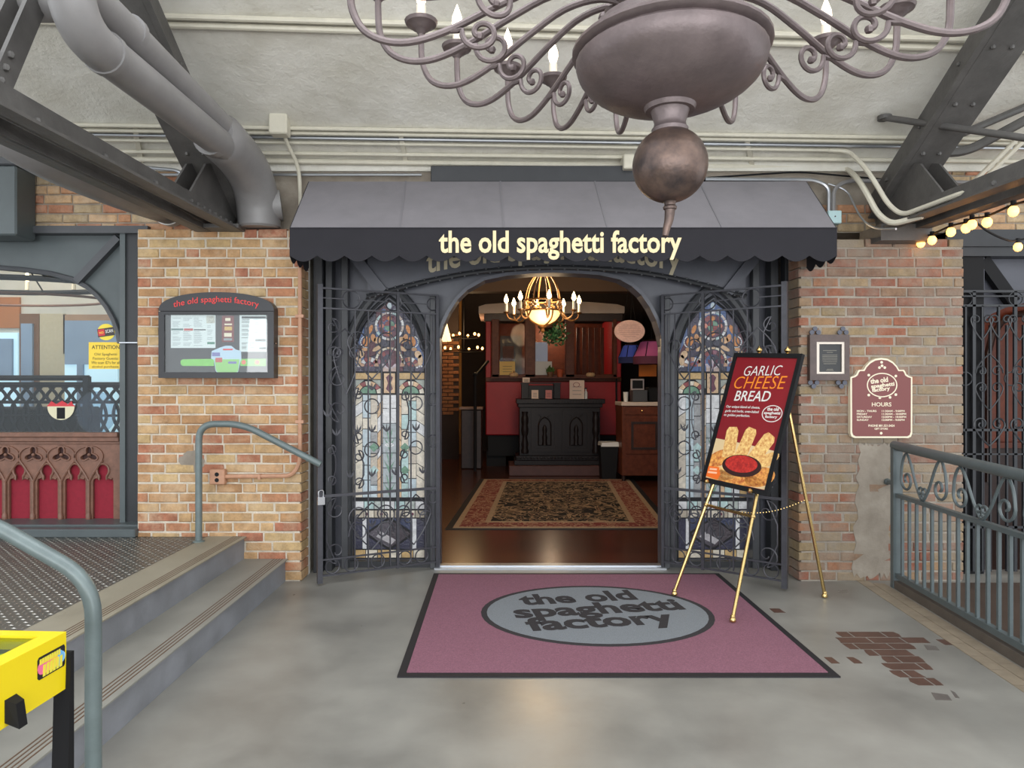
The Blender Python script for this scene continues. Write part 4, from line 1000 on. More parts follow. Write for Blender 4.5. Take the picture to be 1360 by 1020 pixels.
# ---------------------------------------------------------------- roof trusses
def rivets(mb, pts, n=(1, 0, 0), r=.016):
    for p in pts: mb.ball(p, r, 6)
def raf_z(y): return 3.03 + .594 * (5.7 - y)
def truss(X, side, label, braces):
    t = thing('roof_truss', label, 'truss', (X, 5.6, 2.82), group='riveted steel roof trusses')
    hw = .11
    # top chord (rafter): web plate, flanges
    a, b = V(X, 5.72, raf_z(5.72)), V(X, 1.2, raf_z(1.2))
    MB().bar(a, b, 2 * hw, .20, up=(0, 0, 1)).build('rafter', M['truss'], t)
    d = (b - a).normalized(); up = V(1, 0, 0).cross(d); up = up if up.z > 0 else -up
    for s in (-1, 1):
        MB().bar(a + V(s * (hw + .0), 0, 0) - up * .09, b + V(s * (hw + .0), 0, 0) - up * .09, .09, .016, up=up).build('flange', M['truss'], t)
    rv = MB(); rivets(rv, [a + d * (.25 + .42 * k) + V(s * .06, 0, 0) - up * .105 for k in range(6) for s in (-1, 1)])
    rivets(rv, [a + d * (.3 + .5 * k) + V(side * (hw + .002), 0, 0) + up * .03 for k in range(5)]); tag(rv.build('rivets', M['truss'], t, True), kind='stuff')
    # bottom chord: twin angles
    for s in (-1, 1):
        xs = X + s * .085
        y0, y1 = 5.62, 1.0
        MB().hexa([V(xs - .012, y0, 2.80), V(xs + .012, y0, 2.80), V(xs + .012, y1, 2.66), V(xs - .012, y1, 2.66)], [V(xs - .012, y0, 2.93), V(xs + .012, y0, 2.93), V(xs + .012, y1, 2.82), V(xs - .012, y1, 2.82)]).build('chord_angle', M['truss'], t)
        xo = xs + s * .05
        MB().hexa([V(xo - .05, y0, 2.80), V(xo + .05, y0, 2.80), V(xo + .05, y1, 2.66), V(xo - .05, y1, 2.66)], [V(xo - .05, y0, 2.816), V(xo + .05, y0, 2.816), V(xo + .05, y1, 2.676), V(xo - .05, y1, 2.676)]).build('chord_flange', M['truss'], t)
    # heel gusset
    g = [(5.70, 2.83), (5.70, 3.10), (5.3, 3.27), (5.1, 3.2), (4.85, 2.93), (4.85, 2.84)]
    for s in (-1, 1):
        MB().fill([(-y, z) for y, z in g], -.008, .008, frame((X + s * .07, 0, 0), (0, -1, 0), (0, 0, 1))).build('gusset_plate', M['truss'], t)
    rv = MB()
    xg = X + side * .085
    rivets(rv, [V(xg, 5.55 - .1 * k, 3.05 + .055 * k + dz) for k in range(6) for dz in (0, .08)], r=.017)
    rivets(rv, [V(X + side * .1, 5.5 - .1 * k, 2.86 - .002 * k) for k in range(8)], r=.017)
    rivets(rv, [V(X + side * .1, 4.3 - .55 * k, 2.82 - .02 * k) for k in range(4)], r=.02)
    tag(rv.build('rivets', M['truss'], t, True), kind='stuff')
    for (ya, za, yb, zb_) in braces:
        for s in (-1, 1):
            MB().bar(V(X + s * .05, ya, za), V(X + s * .05, yb, zb_), .02, .11, up=(0, 1, 0)).build('brace', M['truss'], t)
        MB().fill([(-(ya + .28), za - .02), (-(ya - .28), za - .02), (-(ya - .12), za + .16), (-(ya + .05), za + .24), (-(ya + .14), za + .10)][::-1], -.006, .006, frame((X, 0, 0), (0, -1, 0), (0, 0, 1))).build('gusset_plate', M['truss'], t)
        rv = MB(); rivets(rv, [V(X + side * .065, ya + .03 * k, za + .05 + .07 * k) for k in range(3)], r=.018); tag(rv.build('rivets', M['truss'], t, True), kind='stuff')
    MB().box(X - .2, X + .2, 5.40, 5.72, 2.80 if side > 0 else 2.70, 2.83).build('bearing_plate', M['truss'], t)
    return t
truss(-2.24, 1, 'riveted grey roof truss above the left brick pier', [(3.02, 2.84, 3.66, 4.2)])
truss(3.17, -1, 'riveted grey roof truss above the right brick pier', [(3.02, 2.84, 3.66, 4.2)])

# ---------------------------------------------------------------- large grey pipes at the left
pr = thing('drain_pipes', 'pair of thick grey pipes joining above the left brick pier', 'pipe', (-1.95, 5.6, 2.83))
p1 = bend([V(-1.93, 5.0, 3.24), V(-1.90, 3.06, 3.15), V(-1.90, 3.02, 4.6)], .24, 9)
MB().tube([V(-2.05, 3.35, 3.42), V(-5, 3.35, 3.42)], .095, 20).build('branch_pipe', M['pipe'], pr, True)
MB().tube(p1, .098, 20).build('lower_pipe', M['pipe'], pr, True)
p2 = bend([V(-1.93, 5.0, 3.36), V(-1.92, 2.2, 3.40)], .2, 6)
MB().tube(p2, .088, 20).build('upper_pipe', M['pipe'], pr, True)
MB().tube([V(-1.904, 3.36, 3.164), V(-1.903, 3.32, 3.162)], .106, 20).build('collar', M['pipe'], pr, True)
MB().tube([V(-1.925, 3.62, 3.392), V(-1.925, 3.58, 3.393)], .096, 20).build('collar', M['pipe'], pr, True)
MB().tube(smoothpath([V(-1.95, 4.75, 3.30), V(-1.94, 5.1, 3.27), V(-1.93, 5.36, 3.19), V(-1.93, 5.5, 3.06), V(-1.93, 5.55, 2.92), V(-1.93, 5.56, 2.83)], 4), [.12] + [.165] * 19 + [.15], 22).build('wye_fitting', M['pipe'], pr, True)
MB().tube([V(-1.95, 4.72, 3.225), V(-1.95, 4.64, 3.22)], .108, 20).build('collar', M['pipe'], pr, True)
MB().tube([V(-1.92, 5.54, 3.0), V(-1.76, 5.58, 3.02)], [.14, .12], 18).build('end_cap', M['pipe'], pr, True)
dp = thing('duct_pipe', 'thick grey pipe bending under the left roof truss', 'pipe', (-2.72, 5.7, 2.9))
MB().tube(smoothpath([V(-2.72, 5.72, 3.02), V(-2.72, 5.0, 2.96), V(-2.72, 4.3, 2.93), V(-2.78, 4.02, 2.97), V(-2.95, 3.85, 3.08), V(-3.3, 3.8, 3.14), V(-4.6, 3.8, 3.15)], 5), .125, 22).build('pipe', M['pipe'], dp, True)
MB().tube([V(-2.72, 5.66, 3.015), V(-2.72, 5.74, 3.02)], .135, 22).build('collar', M['white'], dp, True)

# grey steel box at the left edge
bxl = thing('steel_cabinet', 'grey steel box high on the wall at the left edge', 'box', (-3.95, 5.6, 2.75))
MB().box(-4.6, PX(27, 5.55), 5.5, 5.74, PZ(314, 5.55), PZ(222, 5.55)).build('body', M['storefront'], bxl, bev=.012)
MB().box(-4.6, PX(25, 5.5), 5.49, 5.74, PZ(222, 5.55), PZ(210, 5.55)).build('lid', M['steel'], bxl, bev=.01)

# ---------------------------------------------------------------- conduits along the ceiling
def conduit(ya, yb, r, m, label, xa=-250, xb=1500, name='conduit'):
    a = ceil_pt(xa, ya); b = ceil_pt(xb, yb); n = V(0, -.447, -.894)
    return tag(MB().tube([a + n * (r + .004), b + n * (r + .004)], r, 8).build(name, M[m], smooth=True), label, 'conduit', group='conduits along the ceiling')
conduit(5, 56, .02, 'conduit', 'upper of the two cream conduits high on the ceiling')
conduit(16, 68, .02, 'conduit', 'lower of the two cream conduits high on the ceiling')
for i, (ya, yb, r, m, lb) in enumerate(((158, 185, .016, 'conduit', 'topmost cream conduit of the row above the awning'), (165, 190, .016, 'conduit', 'second cream conduit of the row above the awning'), (171, 197, .014, 'galv', 'shiny bare steel conduit in the row above the awning'),
        (178, 203, .014, 'conduit', 'cream conduit just below the shiny steel one'), (194, 214, .016, 'conduit', 'second lowest cream conduit above the awning'), (203, 225, .022, 'conduit', 'thick lowest cream conduit above the awning'))):
    if i in (3, 5): conduit(ya, ya + (yb - ya) * 1350 / 1750, r, m, lb, xb=1100)
    else: conduit(ya, yb, r, m, lb)
nn = V(0, -.447, -.894)
for px in (532, 992, 180, 1240):
    mb = MB(); a = ceil_pt(px, 166 + px * .018); b = ceil_pt(px + 8, 212 + px * .012); mb.bar(a + nn * .012, b + nn * .012, .035, .02)
    tag(mb.build('strut_clip', M['conduit']), {532: 'cream strut clip across the conduits left of the chandelier', 992: 'cream strut clip across the conduits right of the chandelier', 180: 'cream strut clip across the conduits at the left truss', 1240: 'cream strut clip across the conduits behind the right truss'}[px], 'bracket')
def tubething(name, pts, r, m, label, cat='conduit', rad=.12):
    return tag(MB().tube(bend(pts, rad, 5), r, 8).build(name, M[m], smooth=True), label, cat)
jb = thing('junction_box', 'cream junction box on the ceiling left of the awning', 'junction box', tuple(ceil_pt(373, 180)))
c = ceil_pt(374, 166)
MB().box(c.x - .07, c.x + .07, c.y - .10, c.y + .01, c.z - .10, c.z + .06).build('body', M['conduit'], jb, bev=.01)
MB().bar(c + V(0, .0, .08), c + V(0, .03, .14), .03, .03).build('clip', M['steel'], jb)
MB().tube(bend([c + V(.02, -.04, -.05), P(381, 190, 5.45), P(397, 222, 5.62), P(399, 262, 5.70), P(399, 306, 5.70)], .1, 5), .016, 8).build('drop_conduit', M['conduit'], jb, True)
tubething('wall_conduit', [P(150, 232, 5.68), P(560, 232, 5.70)], .012, 'galv', 'thin steel conduit along the wall top left of the awning')
tubething('wall_conduit', [P(190, 222, 5.66), P(238, 226, 5.68), P(252, 240, 5.68), P(252, 264, 5.7)], .014, 'galv', 'steel conduit bending down behind the left truss')
tubething('wall_conduit', [P(936, 238, 5.66), P(1082, 239, 5.66), P(1101, 248, 5.66), P(1101, 285, 5.62)], .017, 'galv', 'grey conduit dropping into the pale blue box from the left')
tubething('wall_conduit', [P(1107, 285, 5.62), P(1107, 250, 5.66), P(1125, 240, 5.68), P(1330, 243, 5.68)], .017, 'pipe', 'grey conduit rising from the pale blue box to the right')
tubething('wall_conduit', [P(940, 236, 5.68), P(1060, 228, 5.68), P(1170, 238, 5.68)], .008, 'black', 'thin black cable along the wall top right of the awning')
tubething('bent_conduit', [ceil_pt(1100, 197.3) + nn * .018, ceil_pt(1126, 198) + nn * .018, P(1152, 225, 5.36), P(1180, 272, 5.25), P(1198, 286, 5.15), P(1290, 252, 4.55), P(1380, 219, 4.1)], .018, 'conduit', 'upper cream conduit curving down to the right truss', rad=.18)
tubething('bent_conduit', [ceil_pt(1100, 220) + nn * .026, ceil_pt(1124, 221) + nn * .026, P(1142, 240, 5.44), P(1166, 285, 5.3), P(1184, 298, 5.2), P(1225, 287, 5.0)], .022, 'conduit', 'lower cream conduit curving down to the right truss', rad=.18)
tubething('bent_conduit', [P(1100, 244, 5.68), P(1125, 252, 5.66), P(1143, 290, 5.5), P(1160, 304, 5.35), P(1190, 304, 5.1)], .008, 'galv', 'thin flexible steel cable looping down to the right truss', rad=.2)
ub = thing('blue_box', 'pale blue junction box at the right end of the awning', 'junction box', tuple(P(1105, 298, 5.6)))
MB().box(PX(1097, 5.6), PX(1115, 5.6), 5.56, 5.74, PZ(298, 5.6), PZ(281, 5.6)).build('body', mat('pale_blue_paint', (186, 216, 218), .5), ub, bev=.006)
MB().lathe([(.006, 0), (.006, .003)], seg=8, M=frame((PX(1106, 5.6), 5.559, PZ(289, 5.6)), (1, 0, 0), (0, 0, 1))).build('screw', M['steel'], ub)
# bars near the right truss
tb = tag(MB().tube([ceil_pt(1172, 154) + V(0, -.02, -.02), P(1400, 189, 4.3)], .024, 10).lathe([(.05, 0), (.05, .03)], ceil_pt(1172, 155) + V(0, -.03, -.035), 10).build('sway_brace', M['truss'], smooth=True), 'grey pipe brace from the ceiling across the right truss', 'brace')
tubething('grey_pipe', [P(1245, 203, 5.2), P(1283, 202, 5.2), P(1380, 150, 4.95)], .035, 'truss', 'dark grey pipe bending up right of the right truss', 'pipe')
tubething('grey_pipe', [P(1258, 186, 5.3), P(1390, 130, 5.1)], .028, 'truss', 'thinner dark grey pipe rising right of the right truss', 'pipe')
tubething('slant_conduit', [P(1282, 252, 5.5), P(1356, 180, 5.25)], .018, 'conduit', 'left of two cream conduits slanting up at the right', rad=.05)
tubething('slant_conduit', [P(1290, 254, 5.5), P(1366, 181, 5.25)], .018, 'conduit', 'right of two cream conduits slanting up at the right', rad=.05)
# ---------------------------------------------------------------- string lights
st = thing('string_lights', 'string of amber bulbs hanging along the right truss', 'string lights', (3.5, 5.2, 2.6))
bl = [(1223, 321, 5.50), (1238, 317, 5.35), (1263, 306, 5.1), (1283, 301, 4.95), (1291, 296, 4.9), (1311, 293, 4.75), (1346, 278, 4.4)]
pts = [P(1205, 322, 5.55)] + [P(a, b - 6, c) for a, b, c in bl] + [P(1400, 258, 4.1)]
MB().tube(smoothpath(pts, 4), .008, 6).build('wire', M['black'], st, True)
MB().tube(smoothpath([P(1291, 290, 4.9), P(1310, 306, 5.1), P(1335, 318, 5.3), P(1352, 319, 5.4), P(1400, 308, 5.5)], 4), .008, 6).build('wire', M['black'], st, True)
for a, b, c in bl + [(1352, 326, 5.4)]:
    p = P(a, b, c); s_ = MB().tube([p + V(0, 0, .055), p + V(0, 0, .015)], .016, 8).build('socket', M['black'], st, True)
    MB().ball(p - V(0, 0, .012), .032, 10, (1, 1, 1.15)).build('bulb', M['bulb_warm'], s_, True)

cb = P(834, 217, 5.62)
tag(MB().box(cb.x - .045, cb.x + .045, cb.y - .06, cb.y + .08, cb.z - .06, cb.z + .06).build('junction_box', M['conduit'], bev=.008), 'small cream junction box above the awning behind the chandelier ball', 'junction box')
# ---------------------------------------------------------------- railing at the right
A = V(3.08, 5.40, 0); D = (V(2.93, 3.87, 0) - A).normalized(); LR = 4.2
rg = thing('railing', 'grey painted iron railing with scroll frieze at the right', 'railing', tuple(A))
RM = frame(A, D, (0, 0, 1))
def rp(name, mb, m='rail', sm=False): mb.M = RM; return mb.build(name, M[m], rg, sm)
top = lambda u: 1.10 - .028 * u
rp('handrail', MB().tube([V(-.01, top(0), 0), V(LR, top(LR), 0)], .036, 14), sm=True)
rp('rail', MB().add(*boxvf(.0, LR, .705, .735, -.02, .02))) ; rp('rail', MB().add(*boxvf(.0, LR, .08, .12, -.02, .02)))
rp('post', MB().add(*boxvf(.0, .05, 0, 1.08, -.035, .035)))
rp('post', MB().add(*boxvf(2.4, 2.45, 0, 1.03, -.035, .035)))
rp('stub', MB().tube([V(-.14, .80, 0), V(.0, .80, 0)], .018, 8).ball((-.13, .80, 0), .028, 8), sm=True)
k = 0; u = .12
while u < LR:
    if abs(u - 2.42) > .05: rp('baluster', MB().add(*boxvf(u - .0095, u + .0095, .12, .705, -.0095, .0095)))
    u += .108; k += 1
def rscroll(u0, wd):
    z0, h = .737, top(u0) - .036 - .737
    mb = MB()
    for s, o in ((1, 0.), (-1, wd)):
        ring_ = spiral(.118, z0 + .37 * h, .016, .088, 610, 180, 28)
        tail = [ring_[-1], (.05, z0 + h * .74), (.105, z0 + h * .97), (.17, z0 + h * .8), (.26, z0 + h * .3), (.325, z0 + h * .04), (.352, z0 + .004)]
        pth = ring_[:-1] + [(p.x, p.y) for p in smoothpath([(*q, 0) for q in tail], 4)]
        mb.tube([V(u0 + o + s * a, b, 0) for a, b in pth], .0095, 6)
        cu = [(.34, z0 + .01)] + spiral(.318, z0 + .19 * h, .04, .011, -60, 330, 16)
        mb.tube([V(u0 + o + s * a, b, 0) for a, b in cu], .0085, 6)
    return mb
u = .07
while u < LR - .7:
    rp('scroll', rscroll(u, .70), sm=True); u += .72
MB(RM).add(*boxvf(-.0, LR, 0, .06, -.03, .03)).build('kerb', mat('kerb_brown', (92, 84, 76), .6, 0, .2, 8), rg)

# ---------------------------------------------------------------- handrails at the steps
YH2 = 5.36
hr = thing('handrail', 'grey tube handrail beside the steps at the left pier', 'handrail', (PX(264, YH2), YH2, .36))
MB().tube(bend([V(PX(264, YH2), YH2, .36), P(264, 563, YH2), P(322, 563, YH2), P(426, 617, YH2)], .13, 6), .026, 14).build('rail', M['handrail'], hr, True)
MB().lathe([(.045, 0), (.045, .008), (.03, .012)], (PX(264, YH2), YH2, .36), 14).build('base_flange', M['handrail'], hr, True)
YF = 2.12
hf = thing('handrail', 'blue grey tube handrail in the left foreground', 'handrail', (PX(124, YF), YF, 0))
MB().tube(bend([V(PX(124, YF), YF, 0), P(124, 772, YF), P(-20, 690, YF), P(-90, 690, YF), V(PX(-90, YF), YF, .36)], .11, 7), .0235, 18).build('rail', M['handrail'], hf, True)
MB().lathe([(.045, 0), (.045, .008), (.03, .012)], (PX(124, YF), YF, 0), 14).build('base_flange', M['handrail'], hf, True)

# ---------------------------------------------------------------- yellow game table
YM = 1.72
gt = thing('game_table', 'bright yellow arcade game table at the left edge', 'arcade game', (-1.3, 1.3, 0))
C0 = P(88, 842, YM); ang = math.radians(3)
d2 = V(-math.cos(ang), math.sin(ang), 0); d1 = V(-math.sin(ang), -math.cos(ang), 0); up = V(0, 0, 1)
GM = Matrix.Identity(4)
for i in range(3): GM[i][0] = d2[i]; GM[i][1] = d1[i]; GM[i][2] = up[i]; GM[i][3] = C0[i]
def gp(name, mb, m, sm=False, bev=0, parent=None): mb.M = GM; return mb.build(name, m, parent or gt, sm, bev=bev)
Wd, Ln, Hh = .54, 1.2, .135
tilt = .012
gp('side_panel', MB().box(0, .03, 0, Ln, -Hh, 0), M['yellow']); gp('side_panel', MB().box(Wd - .03, Wd, 0, Ln, -Hh, tilt), M['yellow'])
gp('end_panel', MB().box(.03, Wd - .03, 0, .03, -Hh, 0), M['yellow']); gp('end_panel', MB().box(.03, Wd - .03, Ln - .03, Ln, -Hh, 0), M['yellow'])
gp('rim', MB().fill([[(0, 0), (Wd, 0), (Wd, Ln), (0, Ln)], [(.045, .035), (Wd - .045, .035), (Wd - .045, Ln - .04), (.045, Ln - .04)]], 0, .006), M['yellow'])
pf = gp('playfield', MB().box(.03, Wd - .03, .03, Ln - .03, -.05, -.03), mat('playfield_dark', (70, 78, 66), .5, 0, .3, 20))
gp('glass_top', MB().box(.04, Wd - .04, .03, Ln - .035, -.004, -.001), glass('table_glass', (.85, .9, .85), .12))
aw_ = mat('arrow_green', (190, 220, 40), .5)
gp('arrow', MB().fill([(.19, .15), (.12, .09), (.135, .075), (.10, .05), (.105, .095), (.118, .088) if False else (.112, .1), (.175, .165)], -.0299, -.028), aw_, parent=pf)
gp('bumper', MB().lathe([(.03, -.03), (.03, -.012), (.02, -.008)], (.2, .2, 0), 14), mat('bumper_blue', (120, 170, 200), .3), True, parent=pf)
gp('base', MB().box(.03, Wd - .03, .03, Ln - .03, -Hh, -Hh + .02), M['black'])
# decal on the long side (plane x = 0 of the table, seen from +X)
SM = GM @ frame((0, 0, 0), (0, -1, 0), (0, 0, 1))
def sp(name, mb, m, sm=False, parent=None): mb.M = SM; return mb.build(name, m, parent or gt, sm)
dc = sp('decal', MB().fill([(-.095, -.075), (-.01, -.075), (-.006, -.07), (-.006, -.028), (-.01, -.022), (-.095, -.022), (-.1, -.028), (-.1, -.07)], 0, .0012), mat('decal_black', (30, 28, 34), .4))
for (x_, r_, c_) in ((-.085, .016, (230, 110, 150)), (-.07, .018, (236, 150, 120)), (-.05, .019, (240, 190, 80)), (-.03, .02, (110, 180, 230)), (-.02, .014, (150, 200, 240))):
    sp('decal_print', MB().fill([(x_ + r_ * math.cos(2 * PI * k / 12), -.049 + r_ * math.sin(2 * PI * k / 12)) for k in range(12)], .001, .0018 + .0001 * (x_ * -20)), mat('decal_colour', c_, .4), parent=dc)
yd_ = mat('decal_yellow', (230, 216, 70), .4)
for k in range(9): sp('decal_print', MB().fill([(-.095 + k * .008, -.04), (-.089 + k * .008, -.04), (-.089 + k * .008, -.027), (-.095 + k * .008, -.027)], .002, .003), yd_, parent=dc)
for k in range(6): sp('decal_print', MB().fill([(-.085 + k * .0115, -.071), (-.0765 + k * .0115, -.071), (-.075 + k * .0115, -.044), (-.083 + k * .0115, -.044)], .002, .003), yd_, parent=dc)
lt_ = MB().add([(-.2, -.125, 0), (-.165, -.125, 0), (-.165, -.075, 0), (-.2, -.075, 0), (-.195, -.14, .03), (-.17, -.14, .03), (-.17, -.085, .022), (-.195, -.085, .022)], [(3, 2, 1, 0), (4, 5, 6, 7), (0, 1, 5, 4), (1, 2, 6, 5), (2, 3, 7, 6), (3, 0, 4, 7)])
sp('latch', lt_, M['black'])
zf = -C0.z
for x_, y_ in ((.0, -.012), (Wd - .05, -.012), (.0, Ln - .04), (Wd - .05, Ln - .04)):
    z_b = zf if x_ < .2 else zf
    gp('leg', MB().hexa([V(x_ - .012, y_, z_b), V(x_ + .03, y_, z_b), V(x_ + .03, y_ + .045, z_b), V(x_ - .012, y_ + .045, z_b)], [V(x_ - .012, y_, -Hh + .09 if y_ < .1 else -Hh), V(x_ + .03, y_, -Hh + .09 if y_ < .1 else -Hh), V(x_ + .03, y_ + .012 if y_ < .1 else y_ + .045, -Hh + .09 if y_ < .1 else -Hh), V(x_ - .012, y_ + .012 if y_ < .1 else y_ + .045, -Hh + .09 if y_ < .1 else -Hh)]), M['black'])
# ---------------------------------------------------------------- big chandelier in the hall
CC = V(.638, 2.6, 0); ZL = 2.86
chd = thing('chandelier', 'large bronze candle chandelier hanging in the hall foreground', 'chandelier', (CC.x, CC.y, 2.12))
o0 = V(CC.x, CC.y, 2.12)
def cl_(name, prof, m, seg=36): return MB().lathe(prof, (CC.x, CC.y, 0), seg).build(name, M[m], chd, True)
zc = 2.785; a_, b_ = .36, .178
zc = 2.775; prof = [(.09, zc - b_ * .985 - .012)] + [(.352 * math.cos(math.radians(t)), zc + b_ * math.sin(math.radians(t))) for t in range(-74, 1, 7)] + [(.352, zc), (.352, zc + .004), (.338, zc + .008), (.336, zc + .018), (.358, zc + .024), (.366, zc + .032), (.366, zc + .042), (.352, zc + .054), (.30, zc + .095), (.29, zc + .115), (.2, zc + .155), (.1, zc + .18)]
cl_('bowl', prof, 'bronze')
cl_('collar', [(.10, 2.612), (.115, 2.62), (.125, 2.632), (.085, 2.61), (.07, 2.585), (.058, 2.545), (.06, 2.53), (.068, 2.52), (.066, 2.50), (.05, 2.495)][::-1], 'bronze')
zb_ = 2.385; rb_ = .139
cl_('ball', [(rb_ * math.cos(math.radians(t)), zb_ + rb_ * math.sin(math.radians(t))) for t in range(-86, 87, 8)], 'bronze_hi')
cl_('finial', [(.012, 2.215), (.024, 2.22), (.026, 2.228), (.02, 2.235), (.022, 2.245), (.026, 2.25), (.024, 2.262), (.03, 2.266)][::1], 'bronze_hi', 16)
MB().tube(smoothpath([V(CC.x, CC.y, 2.222), V(CC.x - .004, CC.y, 2.18), V(CC.x - .012, CC.y, 2.15), V(CC.x - .018, CC.y, 2.12)], 4), [.02 - .009 * i / 12 for i in range(13)], 10).build('tip', M['bronze_hi'], chd, True)
cl_('hub', [(.1, 2.96), (.16, 2.98), (.19, 3.02), (.19, 3.05), (.12, 3.1), (.07, 3.16), (.05, 3.3), (.09, 3.4), (.12, 3.5), (.09, 3.6), (.04, 3.7), (.03, 4.3)], 'bronze')
cl_('stem', [(.025, 4.28), (.025, 4.75)], 'bronze', 12)
# one arm built in the r-z plane, copied round
arm_pts = smoothpath([V(.15, 0, 3.02), V(.27, 0, 3.075), V(.42, 0, 3.07), V(.58, 0, 3.0), V(.74, 0, 2.915), V(.87, 0, 2.868), V(.97, 0, 2.868), V(1.05, 0, 2.91), V(1.092, 0, 2.99), V(1.10, 0, 3.08), V(1.10, 0, 3.145)], 4)
def amesh(name, mb, m, sm=True):
    o = mb.build(name, M[m], None, sm, origin=(0, 0, 0)); me = o.data; bpy.data.objects.remove(o); return me
arm_me = amesh('arm', MB().tube(arm_pts, .0135, 8), 'bronze')
sp_ = [V(x, 0, z) for x, z in ([(.76, 2.905), (.725, 2.905)] + spiral(.645, 2.895, .068, .014, 10, -430, 28))]
scr_me = amesh('scroll', MB().tube(sp_, .0105, 7).ball(sp_[-1], .016, 6), 'bronze')
sp2 = [V(x, 0, z) for x, z in ([(.46, 3.06)] + spiral(.50, 3.165, .11, .02, -110, 330, 28))]
scr2_me = amesh('scroll', MB().tube(sp2, .0105, 7).ball(sp2[-1], .016, 6), 'bronze')
pan_me = amesh('drip_pan', MB().lathe([(.012, 3.12), (.02, 3.13), (.03, 3.142), (.04, 3.146), (.045, 3.155), (.068, 3.166), (.074, 3.18), (.07, 3.182), (.02, 3.172)], (1.10, 0, 0), 18), 'bronze')
can_me = amesh('candle', MB().lathe([(.021, 3.17), (.021, 3.25), (.015, 3.252)], (1.10, 0, 0), 12), 'candle')
bul_me = amesh('bulb', MB().lathe([(.010, 3.252), (.018, 3.262), (.026, 3.29), (.024, 3.315), (.014, 3.345), (.005, 3.37), (.001, 3.38)], (1.10, 0, 0), 12), 'bulb_day')
angs = [(-88, 1.10), (-79, 1.05), (-64, 1.0), (-50, 1.0), (-33, 1.0), (-19, 1.0), (-1, 1.0), (15, 1.), (31, 1.), (54, 1.), (71, 1.02), (81, 1.08), (92, 1.13), (108, 1.05), (126, 1.), (144, 1.), (162, 1.), (180, 1.), (-162, 1.), (-144, 1.), (-126, 1.), (-107, 1.05)]
for i, (th, k) in enumerate(angs):
    # th measured from +Y, positive to +X
    ob = bpy.data.objects.new('arm', arm_me); COL.objects.link(ob); ob.parent = chd
    ob.location = (0, 0, -o0.z); ob.rotation_euler.z = math.radians(90 - th); ob.scale = (k, k, 1)
    WL[ob] = V(CC.x, CC.y, 0)
    for nm, me in (('scroll', scr_me if i % 2 else scr_me), ('drip_pan', pan_me), ('candle', can_me), ('bulb', bul_me)):
        c_ = bpy.data.objects.new(nm, me); COL.objects.link(c_); c_.parent = ob; WL[c_] = WL[ob]
        if nm in ('drip_pan', 'candle', 'bulb'): c_.scale = (1, 1 / k, 1)
for a in range(0, 360, 60):
    q = V(CC.x + .235 * math.cos(math.radians(a + 20)), CC.y + .235 * math.sin(math.radians(a + 20)), 3.04)
    MB().ball(q, .045, 10, (1, 1, .8)).ball(q + V(.05 * math.cos(math.radians(a + 20)), .05 * math.sin(math.radians(a + 20)), -.005), .026, 8).build('knob', M['bronze'], chd, True)
# ---------------------------------------------------------------- left storefront
YB = 5.80; WB = wallframe(0, YB, 0)
sf = thing('window_1', 'grey steel arched storefront frame left of the brick pier', None, (-3.8, YB, .36), kind='structure')
ap = [(161, 456), (158, 440), (152, 424), (143, 408), (131, 393), (117, 381), (100, 372), (70, 364), (35, 359), (0, 356), (-60, 358), (-120, 366), (-190, 384), (-240, 410), (-270, 456)]
ap = [(PX(a, YB), PZ(b, YB)) for a, b in ap]
zt_ = PZ(313, YB); xl_, xr_ = PX(-320, YB), PX(172, YB)
MB().fill([(xr_, zt_), (xl_, zt_), (xl_, ap[-1][1]), ap[-1]] + ap[::-1][1:] + [(xr_, ap[0][1])], -.05, 0, WB).build('spandrel', M['storefront'], sf)
MB().tube([V(x, YB - .02, z) for x, z in ap], .022, 8).build('arch_edge', M['steel'], sf, True)
MB().bar(P(158, 316, YB - .03), P(103, 374, YB - .03), .06, .06, up=(0, 1, 0)).build('diagonal_rib', M['steel'], sf)
MB().box(PX(159, 5.72), PX(166, 5.72), 5.72, 5.86, .36, zt_).build('mullion', M['storefront'], sf)
MB().box(PX(166, 5.78), -2.88, 5.74, 5.86, .36, zt_ + .02).build('column', M['steel_dk'], sf)
MB().box(-6.5, -2.9, 5.70, 5.86, zt_, zt_ + .06).build('head_beam', M['steel'], sf)
MB().box(PX(160, 5.72), PX(184, 5.72), 5.70, 5.73, PZ(456, 5.72), PZ(454.5, 5.72)).build('tie_bar', M['galv'], sf)
MB().box(-6.5, -2.9, 5.50, 5.98, .357, .425).build('sill', M['storefront'], sf, bev=.008)
MB().box(-6.5, -2.9, 5.62, 5.98, .425, .44).build('sill', M['storefront'], sf)
zg0, zg1 = PZ(576, YB), zt_
MB().box(-6.4, PX(162, YB), YB + .052, YB + .058, zg0, 2.75).build('pane', M['winglass'], sf)
# gothic carved panel
YG = 5.86; WG = wallframe(0, YG, 0)
gpn = thing('carved_panel', 'carved gothic wooden tracery panel with red cloth under the left window', 'panel', (-3.8, YG, .44))
zt2, zb2 = PZ(590, YG), .44
loops = []; cols_ = []
pitch = PX(137, YG) - PX(100, YG); X0 = PX(100, YG)
mb = MB()
def keyhole(cx):
    hw = pitch * .37; zs = PZ(636, YG); cz = PZ(625, YG); r = pitch * .22
    pts = [(cx - hw, zb2), (cx + hw, zb2), (cx + hw, zs - .02), (cx + hw * .9, zs), (cx + hw * .55, zs + .008), (cx + r * .62, zs - .006)]
    a0 = -50; pts += [(cx + r * math.cos(math.radians(a)), cz + r * 1.12 * math.sin(math.radians(a))) for a in range(-50, 231, 20)]
    pts += [(cx - r * .62, zs - .006), (cx - hw * .55, zs + .008), (cx - hw * .9, zs), (cx - hw, zs - .02)]
    return pts
